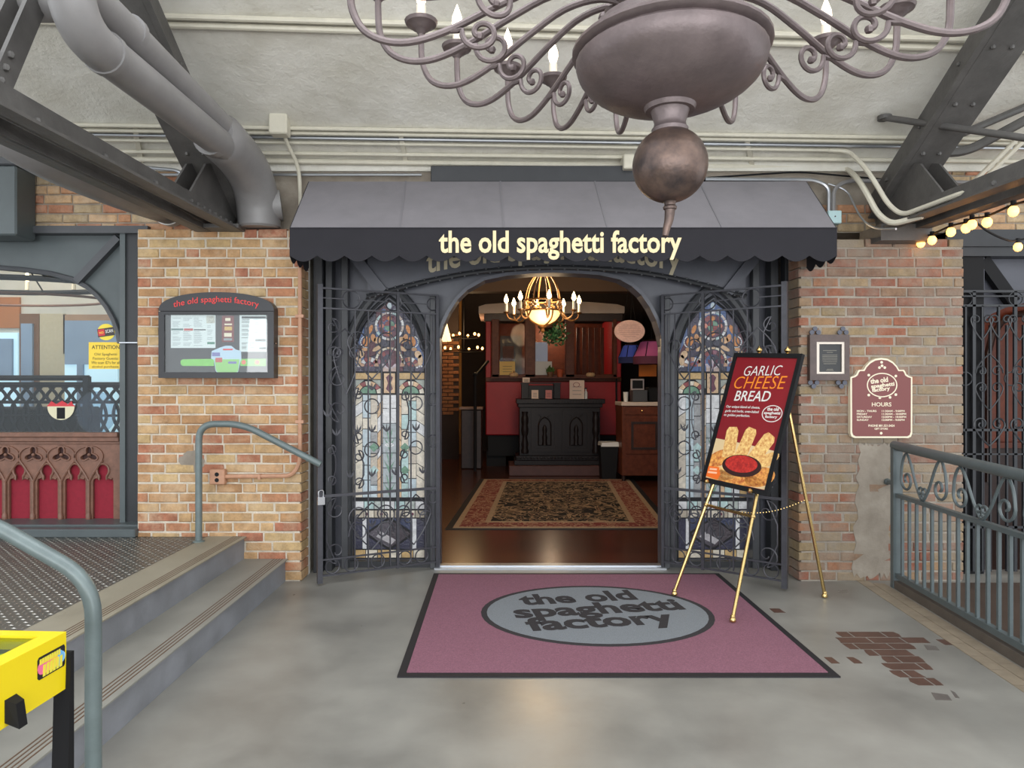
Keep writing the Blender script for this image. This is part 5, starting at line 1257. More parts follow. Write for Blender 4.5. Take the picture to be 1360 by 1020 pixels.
def trefoil(cx, cz, k=1.):
    return [(cx + k * (.052 + .024 * math.cos(3 * (t - PI / 2))) * math.cos(t) * 1.15, cz + k * (.052 + .024 * math.cos(3 * (t - PI / 2))) * math.sin(t)) for t in [2 * PI * i / 30 for i in range(30)]]
xa_, xb_ = X0 - 5.5 * pitch, X0 + 1.62 * pitch
units = [X0 + k * pitch for k in range(-5, 2)]
tz = PZ(604, YG); zm = PZ(614, YG)
for cx in units:
    kh = keyhole(cx)[::-1]; kh = kh[-1:] + kh[:-1]
    kh = sorted([]) or [keyhole(cx)[0]] + list(reversed(keyhole(cx)[1:]))
    x1_ = xb_ if cx == units[-1] else cx + pitch / 2
    MB().fill([(cx - pitch / 2, zb2)] + kh + [(x1_, zb2), (x1_, zm), (cx - pitch / 2, zm)], -.022, 0, WG).build('arch_panel', M['wood_carve'], gpn)
tre = [X0 + (k - .5) * pitch for k in range(-5, 3) if X0 + (k - .5) * pitch + .09 < xb_]
for cx in tre:
    x0_ = xa_ if cx == tre[0] else cx - pitch / 2; x1_ = xb_ if cx == tre[-1] else cx + pitch / 2
    MB().fill([[(x0_, zm), (x1_, zm), (x1_, zt2), (x0_, zt2)], trefoil(cx, tz, .86)], -.022, 0, WG).build('trefoil_panel', M['wood_carve'], gpn)
MB().box(xa_, xb_, YG + .03, YG + .045, zb2, zt2).build('red_cloth', M['redcloth'], gpn)
MB().fill([(xa_, zm), (xb_, zm), (xb_, zt2), (xa_, zt2)], -.0295, -.024, WG).build('dark_backing', mat('panel_backing', (66, 40, 38), .7), gpn)
for cx in units:
    MB().tube([V(x, YG - .004, z) for x, z in keyhole(cx)[3:-2]], .009, 6).build('keyhole_bead', M['wood_carve'], gpn, True)
    q = cx - pitch / 2
    MB().tube([V(q, YG - .008, zb2), V(q, YG - .008, PZ(640, YG))], .013, 8).build('column', M['wood_carve'], gpn, True)
    MB().lathe([(.02, 0), (.022, .03), (.014, .05)], (q, YG - .01, zb2), 10).build('column_base', M['wood_carve'], gpn, True)
    for s in (-1, 1):
        MB().tube([V(q + s * x, YG - .006, z) for x, z in arc(0, 0, 1, 0, 1, 1)[:0] + [(0, PZ(640, YG)), (pitch * .14, PZ(630, YG)), (pitch * .34, PZ(619, YG)), (pitch * .5, PZ(611, YG))]], .010, 6).build('ogee_rib', M['wood_carve'], gpn, True)
for k in range(-5, 3):
    cx = X0 + (k - .5) * pitch
    if cx + .09 >= xb_: continue
    tr = trefoil(cx, tz, .95); MB().tube([V(x, YG - .004, z) for x, z in tr], .008, 5, closed=True).build('trefoil_bead', M['wood_carve'], gpn, True)
    MB().tube([V(x, YG - .005, z) for x, z in arc(cx, tz - .012, .118, 200, -20, 14, .085)], .008, 5).build('arch_rib', M['wood_carve'], gpn, True)
    MB().ball((cx, YG + .0, tz), .016, 8).build('boss', M['wood_carve'], gpn, True)
for a, b, d in ((590, 586, .01), (586, 580, .03), (580, 574, .05)):
    MB().box(xa_, xb_, YG - d, YG + .045, PZ(a, YG), PZ(b, YG)).build('top_rail', M['wood_carve'], gpn, bev=.004)
# signs on the glass
YT = YB + .048; WT = wallframe(0, YT, 0)
yl = mat('sign_yellow', (240, 206, 66), .5); bk = mat('sign_ink', (66, 56, 40), .6)
at = thing('attention_sign', 'yellow attention notice on the left window', 'sign', tuple(P(140, 490, YT)))
MB().fill(pxr(118, 163, 454.5, 490, YT), 0, .002, WT).build('sheet', yl, at)
for s, py, w_, h_ in (('ATTENTION', 463.5, 37, 5.2), ('Old Spaghetti', 472, 30, 4.4), ('Factory Guests:', 477.6, 34, 4.4), ("We scan ID's for all", 483.4, 38, 4), ('alcohol purchases.', 488.4, 36, 3.9)):
    MB().text(s, wallframe(PX(140.5, YT), YT - .0021, PZ(py, YT)), size=1, bold=.012 if s[0] == 'A' else .004, depth=.0006, fit=w_ * YT / F, hfit=h_ * YT / F).build('lettering', bk, at)
rs_ = thing('scan_sticker', 'round yellow and red scan sticker above the attention notice', 'sticker', tuple(P(140, 452, YT)))
c = P(141, 441, YT)
MB().fill([(c.x + .075 * math.cos(2 * PI * k / 24), c.z + .07 * math.sin(2 * PI * k / 24)) for k in range(24)], 0, .0012, WT).build('disc', mat('sticker_yellow', (236, 214, 70), .5), rs_)
RQ = WT @ Matrix.Translation((c.x, c.z, 0)) @ Matrix.Rotation(.14, 4, 'Z')
MB().fill([(-.072, -.036), (.07, -.036), (.07, .034), (-.072, .034)], .001, .002, RQ).build('band', mat('sticker_black', (60, 52, 52), .5), rs_)
MB().fill([(-.066, -.026), (-.012, -.026), (-.012, .028), (-.066, .028)], .0018, .0026, RQ).build('block', mat('sticker_red', (206, 54, 58), .5), rs_)
MB().text('NO', RQ @ Matrix.Translation((-.039, -.008, .0026)), size=1, bold=.02, depth=.0005, fit=.036).build('lettering', yl, rs_)
MB().text('SCAN', RQ @ Matrix.Translation((.028, -.008, .0022)), size=1, bold=.02, depth=.0005, fit=.064, hfit=.028).build('lettering', M['white'], rs_)
ts = thing('trolley_sticker', 'round cream sticker with a red trolley on the left window', 'sticker', tuple(P(81, 557, YT)))
c = P(81, 546, YT)
MB().fill([(c.x + .115 * math.cos(math.radians(a)), c.z + .04 + .115 * math.sin(math.radians(a)) * 1.0) for a in range(180, 361, 12)], 0, .0012, WT).build('disc', mat('sticker_cream', (214, 208, 176), .5), ts)
MB().fill([(c.x - .12, c.z + .04), (c.x + .12, c.z + .04), (c.x + .10, c.z + .06), (c.x + .09, c.z + .085), (c.x + .06, c.z + .058), (c.x + .01, c.z + .088), (c.x - .04, c.z + .058), (c.x - .08, c.z + .085)], 0, .0016, WT).build('red_roof', mat('sticker_red2', (200, 50, 60), .5), ts)
MB().fill([(c.x - .035, c.z - .065), (c.x + .035, c.z - .065), (c.x + .035, c.z + .03), (c.x - .035, c.z + .03)], .001, .0018, WT).build('car_print', M['black'], ts)
fd = P(128, 548, YT)
tag(MB().fill([[(fd.x + .17 * math.cos(2 * PI * k / 30), fd.z + .18 * math.sin(2 * PI * k / 30)) for k in range(30)]], 0, .0008, WT).build('frosted_decal', glass('frosted', (.78, .84, .9), .05, .6)), 'round frosted decal on the left window above the carved panel', 'sticker')
# made-up room whose colours stand in for the reflection in that window
bay = thing('wall_bay', 'pale made-up room standing in for the reflection in the left window', None, (-5, 8, .3), kind='structure')
cw_ = mat('bay_cream', (214, 208, 196), .8, 0, .08, 5); bl_ = mat('bay_blue', (150, 168, 190), .7, 0, .1, 4); pe_ = mat('bay_peach', (176, 140, 112), .8, 0, .15, 6); br_ = mat('bay_brown', (130, 92, 66), .7, 0, .15, 4)
YW = 8.0
MB().box(-9.5, -2.98, YW, YW + .1, .2, 4.2).build('back_wall', cw_, bay)
MB().box(-3.05, -2.96, 5.98, YW, .2, 4.2).build('side_wall', cw_, bay)
MB().box(-9.6, -9.5, 5.98, YW, .2, 4.2).build('side_wall', cw_, bay)
MB().box(-9.6, -2.96, 5.98, YW, 3.6, 3.7).build('bay_ceiling', br_, bay)
MB().box(-9.6, -2.96, 5.98, YW, .1, .42).build('bay_floor', br_, bay)
def bp(a, b, c_, d, m, dy=.0, nm='wall_panel'): return MB().box(PX(a, YW - dy), PX(b, YW - dy), YW - .03 - dy, YW - dy + .001, PZ(d, YW - dy), PZ(c_, YW - dy)).build(nm, m, bay)
bp(28, 54, 417, 520, br_); bp(30, 45, 430, 560, bl_, .03); bp(55, 88, 417, 560, mat('bay_brick', (206, 190, 160), .8, 0, .1, 30)); bp(86, 200, 418, 470, pe_); bp(88, 200, 426, 484, bl_, .03)
bp(-100, 28, 395, 436, mat('bay_amber', (190, 120, 70), .7, 0, .2, 4))
lw = mat('reflected_daylight', (200, 220, 226), .4, emit=(190, 222, 232), estr=.75)  # glow stands in for daylight reflected in the glass
bp(88, 158, 484, 578, lw, .0, 'reflected_window'); bp(-60, 26, 442, 578, lw, .0, 'reflected_window')
bp(-8, 18, 450, 500, bl_, .04, 'blind'); bp(104, 112, 484, 578, bl_, .04, 'window_bar')
# dark railing behind the glass
ir = thing('inner_railing', 'black looped iron railing behind the left window', 'railing', (-4.4, 6.8, .42))
YI = 6.75
def ibar(a, b, r=.018): MB().tube([a, b], r, 6).build('bar', M['black'], ir, True)
ibar(P(-150, 502, YI), P(118, 502, YI), .03); ibar(P(-150, 511, YI), P(180, 511, YI), .03); ibar(P(-150, 534, YI), P(180, 534, YI)); ibar(P(-150, 552, YI), P(180, 552, YI), .014)
MB().box(PX(112, YI), PX(119, YI), YI - .03, YI + .03, .42, PZ(500, YI)).build('post', M['black'], ir)
x = -140
while x < 175:
    MB().tube(smoothpath([P(x, 575, YI), P(x + 9, 556, YI), P(x + 6, 538, YI), P(x - 2, 526, YI), P(x + 8, 514, YI)], 4), .015, 6).build('loop', M['black'], ir, True)
    MB().tube(smoothpath([P(x + 12, 575, YI), P(x + 2, 556, YI), P(x + 4, 538, YI), P(x + 12, 526, YI), P(x + 2, 514, YI)], 4), .015, 6).build('loop', M['black'], ir, True)
    x += 17
bn = tag(MB().box(PX(-100, 6.95), PX(108, 6.95), 6.9, 7.3, .42, PZ(541, 6.95)).build('dark_bench', M['black'], bev=.02), 'dark bench behind the looped railing in the left window', 'bench')
# wheel chandelier inside the bay
wc = thing('wheel_chandelier', 'dark wheel chandelier with candle bulbs behind the left window', 'chandelier', tuple(P(10, 380, 6.9)))
cc = P(10, 379, 6.9); rr = 1.0
MB().tube([cc + V(rr * math.cos(a), .55 * math.sin(a), 0) for a in [2 * PI * k / 30 for k in range(30)]], .03, 6, closed=True).build('ring', M['black'], wc, True)
MB().tube([cc + V(rr * .97 * math.cos(a), .53 * math.sin(a), -.14) for a in [2 * PI * k / 30 for k in range(30)]], .014, 6, closed=True).build('lower_ring', M['wood_carve'], wc, True)
for a in range(0, 360, 45): MB().tube([cc + V(rr * math.cos(math.radians(a)), .55 * math.sin(math.radians(a)), 0), cc + V(0, 0, .5), cc + V(0, 0, 1.1)], .008, 5).build('chain', M['black'], wc, True)
for a in range(10, 370, 30):
    q = cc + V(rr * math.cos(math.radians(a)), .55 * math.sin(math.radians(a)), .03)
    cn_ = MB().lathe([(.02, 0), (.02, .09)], q, 10).build('candle', M['candle'], wc, True)
    MB().lathe([(.012, .09), (.028, .12), (.022, .15), (.002, .20)], q, 10).build('bulb', M['bulb'], cn_, True)
def plight(name, loc, e, col=(1, .72, .42), r=.1):
    l = bpy.data.lights.new(name, 'POINT'); l.energy = e; l.color = col; l.shadow_soft_size = r
    o = bpy.data.objects.new(name, l); o.location = loc; COL.objects.link(o); return o
plight('wheel_chandelier_light', cc + V(-.2, 0, .25), 25, (1, .75, .5), .2)
al = bpy.data.lights.new('bay_fill', 'AREA'); al.shape = 'RECTANGLE'; al.size = 3; al.size_y = 1.0; al.energy = 26; al.color = (.9, .96, 1)  # unseen lamp added to brighten the room behind the left window
ao = bpy.data.objects.new('bay_fill', al); ao.location = (-5.2, 6.9, 3.55); COL.objects.link(ao)

# ---------------------------------------------------------------- right archway
ra = thing('door_2', 'dark steel framed archway right of the brick pier', None, (4.5, 5.9, 0), kind='structure')
YR = 5.85
MB().box(3.70, PX(1298, YR), YR - .08, YR + .06, 0, 2.78).build('column', M['black'], ra)
MB().box(PX(1299, YR), PX(1302, YR), YR - .05, YR + .06, 0, 2.72).build('mullion', M['door_steel'], ra)
MB().box(3.70, 7.0, YR - .1, YR + .1, PZ(343, YR), 2.86).build('head_beam', M['steel_dk'], ra)
MB().box(3.70, 7.0, YR - .12, YR + .1, 2.72, 2.86).build('lintel', M['steel_dk'], ra)
sp_p = [(1302, 343), (1302, 440), (1310, 428), (1322, 416), (1340, 408), (1365, 402), (1450, 402), (1450, 343)]
MB().fill([(PX(a, YR), PZ(b, YR)) for a, b in sp_p], -.08, -.04, wallframe(0, YR, 0)).build('spandrel', M['door_steel'], ra)
MB().bar(P(1304, 345, YR - .02), P(1345, 402, YR - .02), .10, .06, up=(0, 1, 0)).build('diagonal_rib', M['black'], ra)
# wooden wall inside the archway
wi = thing('wall_inner', 'reddish wooden interior seen through the right gate', None, (5, 7.4, 0), kind='structure')
rw = mat('red_wood', (112, 54, 34), .5, 0, .35, 6)
for i in range(9): MB().box(3.8 + i * .33, 3.8 + i * .33 + .322, 7.6, 7.66, .9, 3.6).build('plank', rw, wi)
MB().box(3.6, 7.2, 7.66, 7.75, 0, 3.7).build('backing', M['black'], wi)
MB().box(3.6, 7.2, 7.5, 7.7, 0, .9).build('dado', M['wood_dk'], wi)
MB().box(3.6, 7.2, 7.45, 7.7, .9, .96).build('dado_rail', rw, wi)
MB().box(3.6, 3.68, 5.9, 7.7, 0, 3.7).build('side_wall', M['wood_dk'], wi); MB().box(7.2, 7.3, 5.9, 7.7, 0, 3.7).build('side_wall', M['wood_dk'], wi)
MB().box(3.6, 7.3, 5.9, 7.7, 3.6, 3.7).build('inner_ceiling', M['black'], wi)
MB().box(3.6, 7.3, 5.9, 7.7, -.05, .004).build('inner_floor', M['wood_dk'], wi)
ax = [(PX(a, 7.5), PZ(b, 7.5)) for a, b in ((1312, 640), (1312, 470), (1318, 445), (1330, 428), (1348, 418), (1370, 415), (1392, 420), (1410, 440), (1416, 470), (1416, 640))]
MB().tube([V(x, 7.5, z) for x, z in ax], .035, 8).build('arch_trim', M['wood_dk'], wi, True)
plight('archway_lamp', (4.9, 6.9, 2.9), 15, (1, .6, .3), .15)
# gate in the right archway
YGt = 5.74
rgt = thing('iron_gate', 'black iron gate with heart scrolls in the right archway behind the railing', 'gate', (4.6, YGt, 0), group='archway gates')
x = 1285
def rb(name, mb, m='steel_dk', sm=True): return mb.build(name, M[m], rgt, sm)
gx = lambda a: PX(a, YGt); gz = lambda b: PZ(b, YGt)
for py, h in ((387, .02), (393.5, .012), (406, .018), (571, .02), (603, .014), (700, .02)):
    MB().box(gx(1278), gx(1450), YGt - .01, YGt + .01, gz(py) - h / 2, gz(py) + h / 2).build('rail', M['steel_dk'], rgt)
k = 0
for a in range(1282, 1450, 11):
    big = k % 5 == 1
    MB().box(gx(a) - (.013 if big else .007), gx(a) + (.013 if big else .007), YGt - .01, YGt + .01, 0.03, gz(387) if big else gz(406) - (.16 if k % 2 else 0)).build('bar', M['steel_dk'], rgt); k += 1
for a in (1282, 1349, 1414):
    rb('ring', MB().tube([V(x_, YGt, z_) for x_, z_ in arc(gx(a), gz(396.5), .058, 0, 360, 20)[:-1]], .006, 5, closed=True))
for a in (1282, 1343, 1410):
    rb('ring', MB().tube([V(x_, YGt, z_) for x_, z_ in arc(gx(a), gz(503), .055, 0, 360, 20)[:-1]], .006, 5, closed=True))
def put(mb): mb.M = wallframe(0, YGt - .008, 0); return mb
for a in (1303, 1328, 1353, 1378):
    mb = MB(); heart(mb, gx(a), gz(452), .19, .26, .007); put(mb).build('scroll', M['steel_dk'], rgt, True)
for a in (1313, 1362): 
    mb = MB(); heart(mb, gx(a), gz(592), .27, .27, .008); put(mb).build('scroll', M['steel_dk'], rgt, True)
    mb = MB(); heart(mb, gx(a), gz(545), .24, .28, .006); put(mb).build('scroll', M['steel_dk'], rgt, True)
    mb = MB(); heart(mb, gx(a), gz(470), .24, -.22, .006); put(mb).build('scroll', M['steel_dk'], rgt, True)
# ---------------------------------------------------------------- inside the restaurant
ins = thing('wall_inside', 'dark interior walls of the restaurant', None, (1, 17, 0), kind='structure')
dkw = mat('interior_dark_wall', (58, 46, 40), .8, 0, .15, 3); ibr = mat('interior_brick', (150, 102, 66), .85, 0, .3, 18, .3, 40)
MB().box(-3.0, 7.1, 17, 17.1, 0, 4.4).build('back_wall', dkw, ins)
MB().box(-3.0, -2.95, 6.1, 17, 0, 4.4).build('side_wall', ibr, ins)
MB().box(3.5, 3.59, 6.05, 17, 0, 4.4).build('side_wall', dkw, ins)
MB().box(-2.94, -.9, 16.2, 16.3, 0, 4.4).build('partition', mat('ochre_wall', (176, 128, 66), .8, 0, .15, 2), ins)
pbr = []
me_b = brick_mesh(.23, .066, .03, 77); me_b.materials.append(ibr)
for r in range(22):
    for i in range(4):
        place(me_b, 'brick', (-1.86 + i * .245 + (.12 if r % 2 else 0), 15.0, 1.0 + r * .08), ins)
MB().box(-2.9, -.9, 15.02, 15.2, 0, 4.4).build('brick_pillar', dkw, ins)
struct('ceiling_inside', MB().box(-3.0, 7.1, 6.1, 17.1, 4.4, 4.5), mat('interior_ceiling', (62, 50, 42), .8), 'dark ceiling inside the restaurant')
struct('beam_inside', MB().box(-3.0, 3.5, 12.2, 12.5, 3.25, 3.55), mat('interior_beam', (92, 72, 58), .7), 'brown beam across the restaurant ceiling')
# rug
rt = thing('oriental_rug', 'black and cream oriental rug with red border inside the doorway', 'rug', (.9, 9.7, 0))
rc0 = [V(-.60, 7.56, 0), V(1.92, 7.56, 0), V(2.26, 11.75, 0), V(-.34, 11.75, 0)]
def rq(u0, u1, v0, v1, z):
    def f(u, v): return rc0[0] * (1 - u) * (1 - v) + rc0[1] * u * (1 - v) + rc0[2] * u * v + rc0[3] * (1 - u) * v
    b = [f(u0, v0), f(u1, v0), f(u1, v1), f(u0, v1)]; return MB().hexa(b, [p + V(0, 0, z) for p in b])
rq(0, 1, 0, 1, .006).build('edge', M['rubber'], rt); rq(.03, .97, .015, .985, .009).build('cream_band', M['rugcream'], rt); rq(.055, .945, .03, .97, .011).build('border', M['rugborder'], rt)
rq(.16, .84, .085, .915, .0125).build('cream_band', M['rugcream'], rt); rq(.185, .815, .1, .9, .014).build('field', M['rugfield'], rt)
# host stand
YK = 12.3
pl = tag(MB().box(PX(676, 12.15), PX(812, 12.15), 12.15, 13.0, 0, .183).build('host_platform', mat('platform_wood', (84, 50, 44), .5, 0, .2, 6), bev=.01), 'low brown wooden platform under the carved host stand', 'platform')
hst = thing('host_stand', 'carved ebony host stand with two gothic doors', 'cabinet', (PX(744, YK), YK + .3, .19))
def kb(name, a, b, c, d, y0=YK, y1=YK + .6, m='ebony', bev=.006, parent=None): return MB().box(PX(a, YK), PX(b, YK), y0, y1, PZ(d, YK), PZ(c, YK)).build(name, M[m], parent or hst, bev=bev)
kb('body', 690, 797, 541, 605); kb('top_slab', 686, 803, 530, 536, YK - .06, YK + .66); kb('cornice', 688, 800, 536, 541, YK - .03, YK + .63)
kb('base', 683, 805, 611, 617.2, YK - .08, YK + .64); kb('base_moulding', 685, 803, 605, 611, YK - .05, YK + .62)
for k in range(26):
    MB().ball((PX(687 + k * 4.55, YK), YK - .055, PZ(608, YK)), .022, 6).build('bead', M['ebony'], hst, True)
for k in range(30):
    MB().box(PX(688 + k * 3.75, YK), PX(690 + k * 3.75, YK), YK - .07, YK - .055, PZ(535, YK), PZ(532, YK)).build('dentil', M['ebony'], hst)
for a, b in ((705, 741.5), (746, 784)):
    dr = MB().box(PX(a, YK), PX(b, YK), YK - .02, YK, PZ(600, YK), PZ(544, YK)).build('door', M['ebony'], hst)
    MB().fill([pxr(a + .5, b - .5, 544.5, 599.5, YK), pxr(a + 5, b - 5, 550, 595, YK)], 0, .02, wallframe(0, YK - .02, 0)).build('door_frame', M['ebony'], dr)
    cx = PX((a + b) / 2, YK); zl, zs_, ztp = PZ(591, YK), PZ(566, YK), PZ(554, YK)
    MB().tube([V(x, YK - .025, z) for x, z in lancet(cx, .11, zl, zs_, ztp)], .014, 6, closed=True).build('gothic_arch', M['ebony'], dr, True)
    MB().lathe([(.05, 0), (.04, .08), (.05, .14), (.03, .2), (.045, .26), (.035, .32), (.01, .36)], (cx, YK - .02, zl), 10).build('carved_figure', M['ebony'], dr, True)
    for s in (-1, 1): MB().tube([V(cx + s * .1, YK - .025, PZ(560, YK)), V(cx + s * .06, YK - .025, PZ(553, YK)), V(cx + s * .11, YK - .025, PZ(551.5, YK))], .01, 5).build('carved_leaf', M['ebony'], dr, True)
for a in (697, 791):
    MB().lathe([(.06, 0), (.07, .05), (.05, .1), (.065, .16), (.05, .22), (.04, .3), (.06, .36), (.065, .44), (.05, .5), (.065, .56), (.06, .64), (.045, .68), (.06, .74)], (PX(a, YK), YK - .03, PZ(602, YK)), 12).build('carved_column', M['ebony'], hst, True)
# shelf unit on top and small things
zt_k = PZ(530, YK)
shf = thing('desk_organiser', 'dark carved shelf unit standing on the host stand', 'shelf', (PX(730, YK), YK + .3, zt_k))
MB().box(PX(693, YK), PX(703, YK), YK + .25, YK + .45, zt_k, PZ(509, YK)).build('pedestal', M['ebony'], shf, bev=.006); MB().box(PX(737, YK), PX(746, YK), YK + .25, YK + .45, zt_k, PZ(509, YK)).build('pedestal', M['ebony'], shf, bev=.006)
MB().box(PX(703, YK), PX(737, YK), YK + .3, YK + .45, zt_k, PZ(512, YK)).build('back_panel', M['ebony'], shf, bev=.004)
MB().box(PX(692, YK), PX(747, YK), YK + .24, YK + .46, PZ(509.5, YK), PZ(508, YK)).build('shelf_top', M['ebony'], shf)
crd = mat('card_paper', (232, 206, 186), .6)
def card(name, label, a, b, c, d, y, cat='card', m=crd, ink_=True):
    o = tag(MB().box(PX(a, y), PX(b, y), y, y + .02, PZ(d, y), PZ(c, y)).build(name, m), label, cat)
    if ink_:
        for i in range(3): MB().box(PX(a + (b - a) * .2, y), PX(b - (b - a) * .2, y), y - .002, y, PZ(c + (d - c) * (.35 + .2 * i) + .5, y), PZ(c + (d - c) * (.35 + .2 * i), y)).build('print', dkink, o)
    return o
card('small_card', 'small pale card at the left on the host stand', 706, 715, 518, 529.5, YK + .1); card('photo_card', 'small card with a red photo on the host stand', 724.5, 733, 518, 529.5, YK + .1, m=mat('photo_card_red', (206, 120, 110), .5))
ns = card('menu_notice', 'tall pale framed notice at the right on the host stand', 756.5, 776, 505, 529.7, YK + .05, 'notice')
MB().fill([[(PX(766, YK) + .06 * math.cos(2 * PI * k / 16), PZ(511, YK) + .045 * math.sin(2 * PI * k / 16)) for k in range(16)], [(PX(766, YK) + .05 * math.cos(2 * PI * k / 16), PZ(511, YK) + .036 * math.sin(2 * PI * k / 16)) for k in range(16)]], 0, .003, wallframe(0, YK + .05, 0)).build('print', mat('notice_red', (150, 60, 60), .5), ns)
card('label_card', 'tiny white card on top of the desk organiser', 694, 703.5, 501.5, 507.8, YK + .3)
bt = thing('sanitiser_bottle', 'small bottle beside the notice on the host stand', 'bottle', (PX(779.5, YK), YK + .15, zt_k))
MB().lathe([(.03, 0), (.03, .12), (.012, .15), (.012, .18)], (PX(779.5, YK), YK + .15, zt_k), 12).build('bottle_body', M['white'], bt, True); MB().box(PX(777, YK), PX(781, YK), YK + .13, YK + .16, zt_k + .18, zt_k + .2).build('pump', M['black'], bt)
# trolley car
YT2 = 13.5
tr = thing('trolley_car', 'old red trolley car end with wood framed windows behind the host stand', 'trolley', (1.0, YT2, 0))
def tb_(name, a, b, c, d, y0, y1, m, bev=0., parent=None): return MB().box(PX(a, YT2), PX(b, YT2), y0, y1, PZ(d, YT2), PZ(c, YT2)).build(name, M[m] if isinstance(m, str) else m, parent or tr, bev=bev)
tb_('red_apron', 645, 825, 506, 578, YT2, YT2 + .1, 'redcar', .02)
tb_('under_frame', 648, 822, 578, 606, YT2 + .1, YT2 + .3, 'black')
tb_('belt_rail', 645, 825, 501, 507, YT2 - .04, YT2 + .1, 'wood_car', .01)
tb_('letterboard', 643, 827, 416, 427, YT2 - .02, YT2 + .1, 'wood_dk', .01)
for a, b in ((645, 652), (818, 825)): tb_('corner_post', a, b, 424, 503, YT2, YT2 + .1, 'redcar', .01)
for a, b in ((653, 663), (697, 711), (751, 763), (814, 819)): tb_('window_post', a, b, 424, 503, YT2 - .03, YT2 + .1, 'wood_car', .008)
tb_('window_rail', 652, 819, 497, 503, YT2 - .03, YT2 + .1, 'wood_car', .008)
rf = [(PX(a, YT2), PZ(b, YT2)) for a, b in ((636, 417), (636, 408), (645, 405), (690, 402), (735, 401), (780, 402), (818, 405), (828, 408), (828, 417))]
MB().fill(rf[::-1], -1.5, .12, wallframe(0, YT2, 0)).build('roof', mat('trolley_roof', (196, 182, 174), .5, 0, .1, 3), tr)
for a, b in ((662, 698), (710, 752), (762, 815)):
    tb_('window_pane', a, b, 426, 498, YT2 + .04, YT2 + .046, glass('car_glass', (.95, .95, .95), .004))
tb_('side_panel', 645, 648, 416, 578, YT2 + .1, YT2 + 2.2, 'redcar'); tb_('side_panel', 822, 825, 416, 578, YT2 + .1, YT2 + 2.2, 'redcar')
tb_('car_back', 645, 825, 416, 578, YT2 + 2.2, YT2 + 2.3, 'wood_car')
tb_('car_floor', 645, 825, 560, 566, YT2 + .1, YT2 + 2.2, 'wood_dk')
for k in range(6): tb_('slat', 764 + k * 8.5, 769 + k * 8.5, 430, 496, YT2 + .9, YT2 + .95, 'wood_car')
tb_('bulkhead', 664, 696, 440, 500, YT2 + 1.2, YT2 + 1.25, 'wood_dk'); tb_('bulkhead_door', 668, 684, 455, 500, YT2 + 1.15, YT2 + 1.2, 'wood_car')
lwm = mat('inner_window', (170, 180, 196), .4, emit=(150, 165, 190), estr=.22)
tb_('far_window', 712, 732, 450, 500, YT2 + 1.0, YT2 + 1.05, lwm)
tb_('window_ledge', 652, 819, 501, 502.5, YT2 - .24, YT2 - .03, 'wood_car')
tb_('grab_rail', 817, 819, 500, 545, YT2 - .06, YT2 - .03, 'black')
for a in (660, 812): tb_('truck', a - 14, a + 12, 600, 622, YT2 + .2, YT2 + .6, 'black')
plight('trolley_lamp', (PX(740, YT2), YT2 + 1.7, PZ(430, YT2)), 22, (1, .75, .5), .1)
nt2 = card('attention_notice', 'yellow notice in the left trolley window', 663.5, 684, 480, 498, YT2 - .05, 'notice', mat('notice_yellow', (222, 186, 106), .6))
card('white_notice', 'white notice in the middle trolley window', 711, 733, 480, 498, YT2 - .05, 'notice', mat('notice_white', (206, 206, 204), .6), False)
# pumpkin decorations and little plant on the window ledge
for px, lab in ((682, 'small cream pumpkin in the left trolley window corner'), (783, 'cream pumpkin in the right trolley window')):
    q = V(PX(px, YT2), YT2 - .14, PZ(501, YT2)); pk = thing('pumpkin', lab, 'pumpkin', tuple(q), group='pumpkins on the trolley ledge')
    mb = MB()
    for k in range(7): a = 2 * PI * k / 7; mb.ball(q + V(.045 * math.cos(a), .03 * math.sin(a), .045), .045, 8)
    mb.build('pumpkin_body', mat('pumpkin', (226, 186, 140), .5), pk, True); MB().tube([q + V(0, 0, .08), q + V(.01, 0, .12)], .012, 6).build('pumpkin_stem', M['wood_car'], pk, True)
lf = mat('leaf_green', (86, 116, 58), .6, 0, .3, 10); ivy = mat('ivy_green', (34, 76, 44), .6, 0, .35, 12)
def leafy(name, label, c, r, n, m, seed, rz=1., pot=None):
    rnd = random.Random(seed); t = thing(name, label, 'plant', tuple(c)); mb = MB()
    for i in range(n):
        a = rnd.uniform(0, 2 * PI); b = rnd.uniform(-1, 1); rr_ = r * rnd.uniform(.3, 1); s = rnd.uniform(.028, .05)
        p = V(c[0] + rr_ * math.cos(a) * math.sqrt(1 - b * b), c[1] + rr_ * .6 * math.sin(a), c[2] + rr_ * b * rz)
        u = V(rnd.uniform(-1, 1), rnd.uniform(-.4, .4), rnd.uniform(-1, 1)).normalized() * s; w_ = V(rnd.uniform(-1, 1), rnd.uniform(-1, 1), rnd.uniform(-1, 1)).cross(u).normalized() * s * .5
        k0 = len(mb.v); mb.v += [p - u, p + w_, p + u, p - w_]; mb.f.append((k0, k0 + 1, k0 + 2, k0 + 3))
    tag(mb.build('foliage', m, t), kind='stuff')
    if pot: pot(t)
    return t
leafy('potted_plant', 'small leafy plant on the trolley window ledge', (PX(730, YT2), YT2 - .15, PZ(492, YT2)), .085, 60, lf, 3, 1.0,
      lambda t: MB().lathe([(.05, 0), (.07, .1)], (PX(730, YT2), YT2 - .14, PZ(501, YT2)), 12).build('pot', mat('pot', (120, 84, 60), .6), t, True))
cup = tag(MB().lathe([(.05, 0), (.07, .14), (.075, .15)], (PX(743, YT2), YT2 - .14, PZ(501, YT2)), 12).build('orange_cup', mat('cup_orange', (196, 96, 62), .5), smooth=True), 'small orange cup beside the little plant', 'cup')
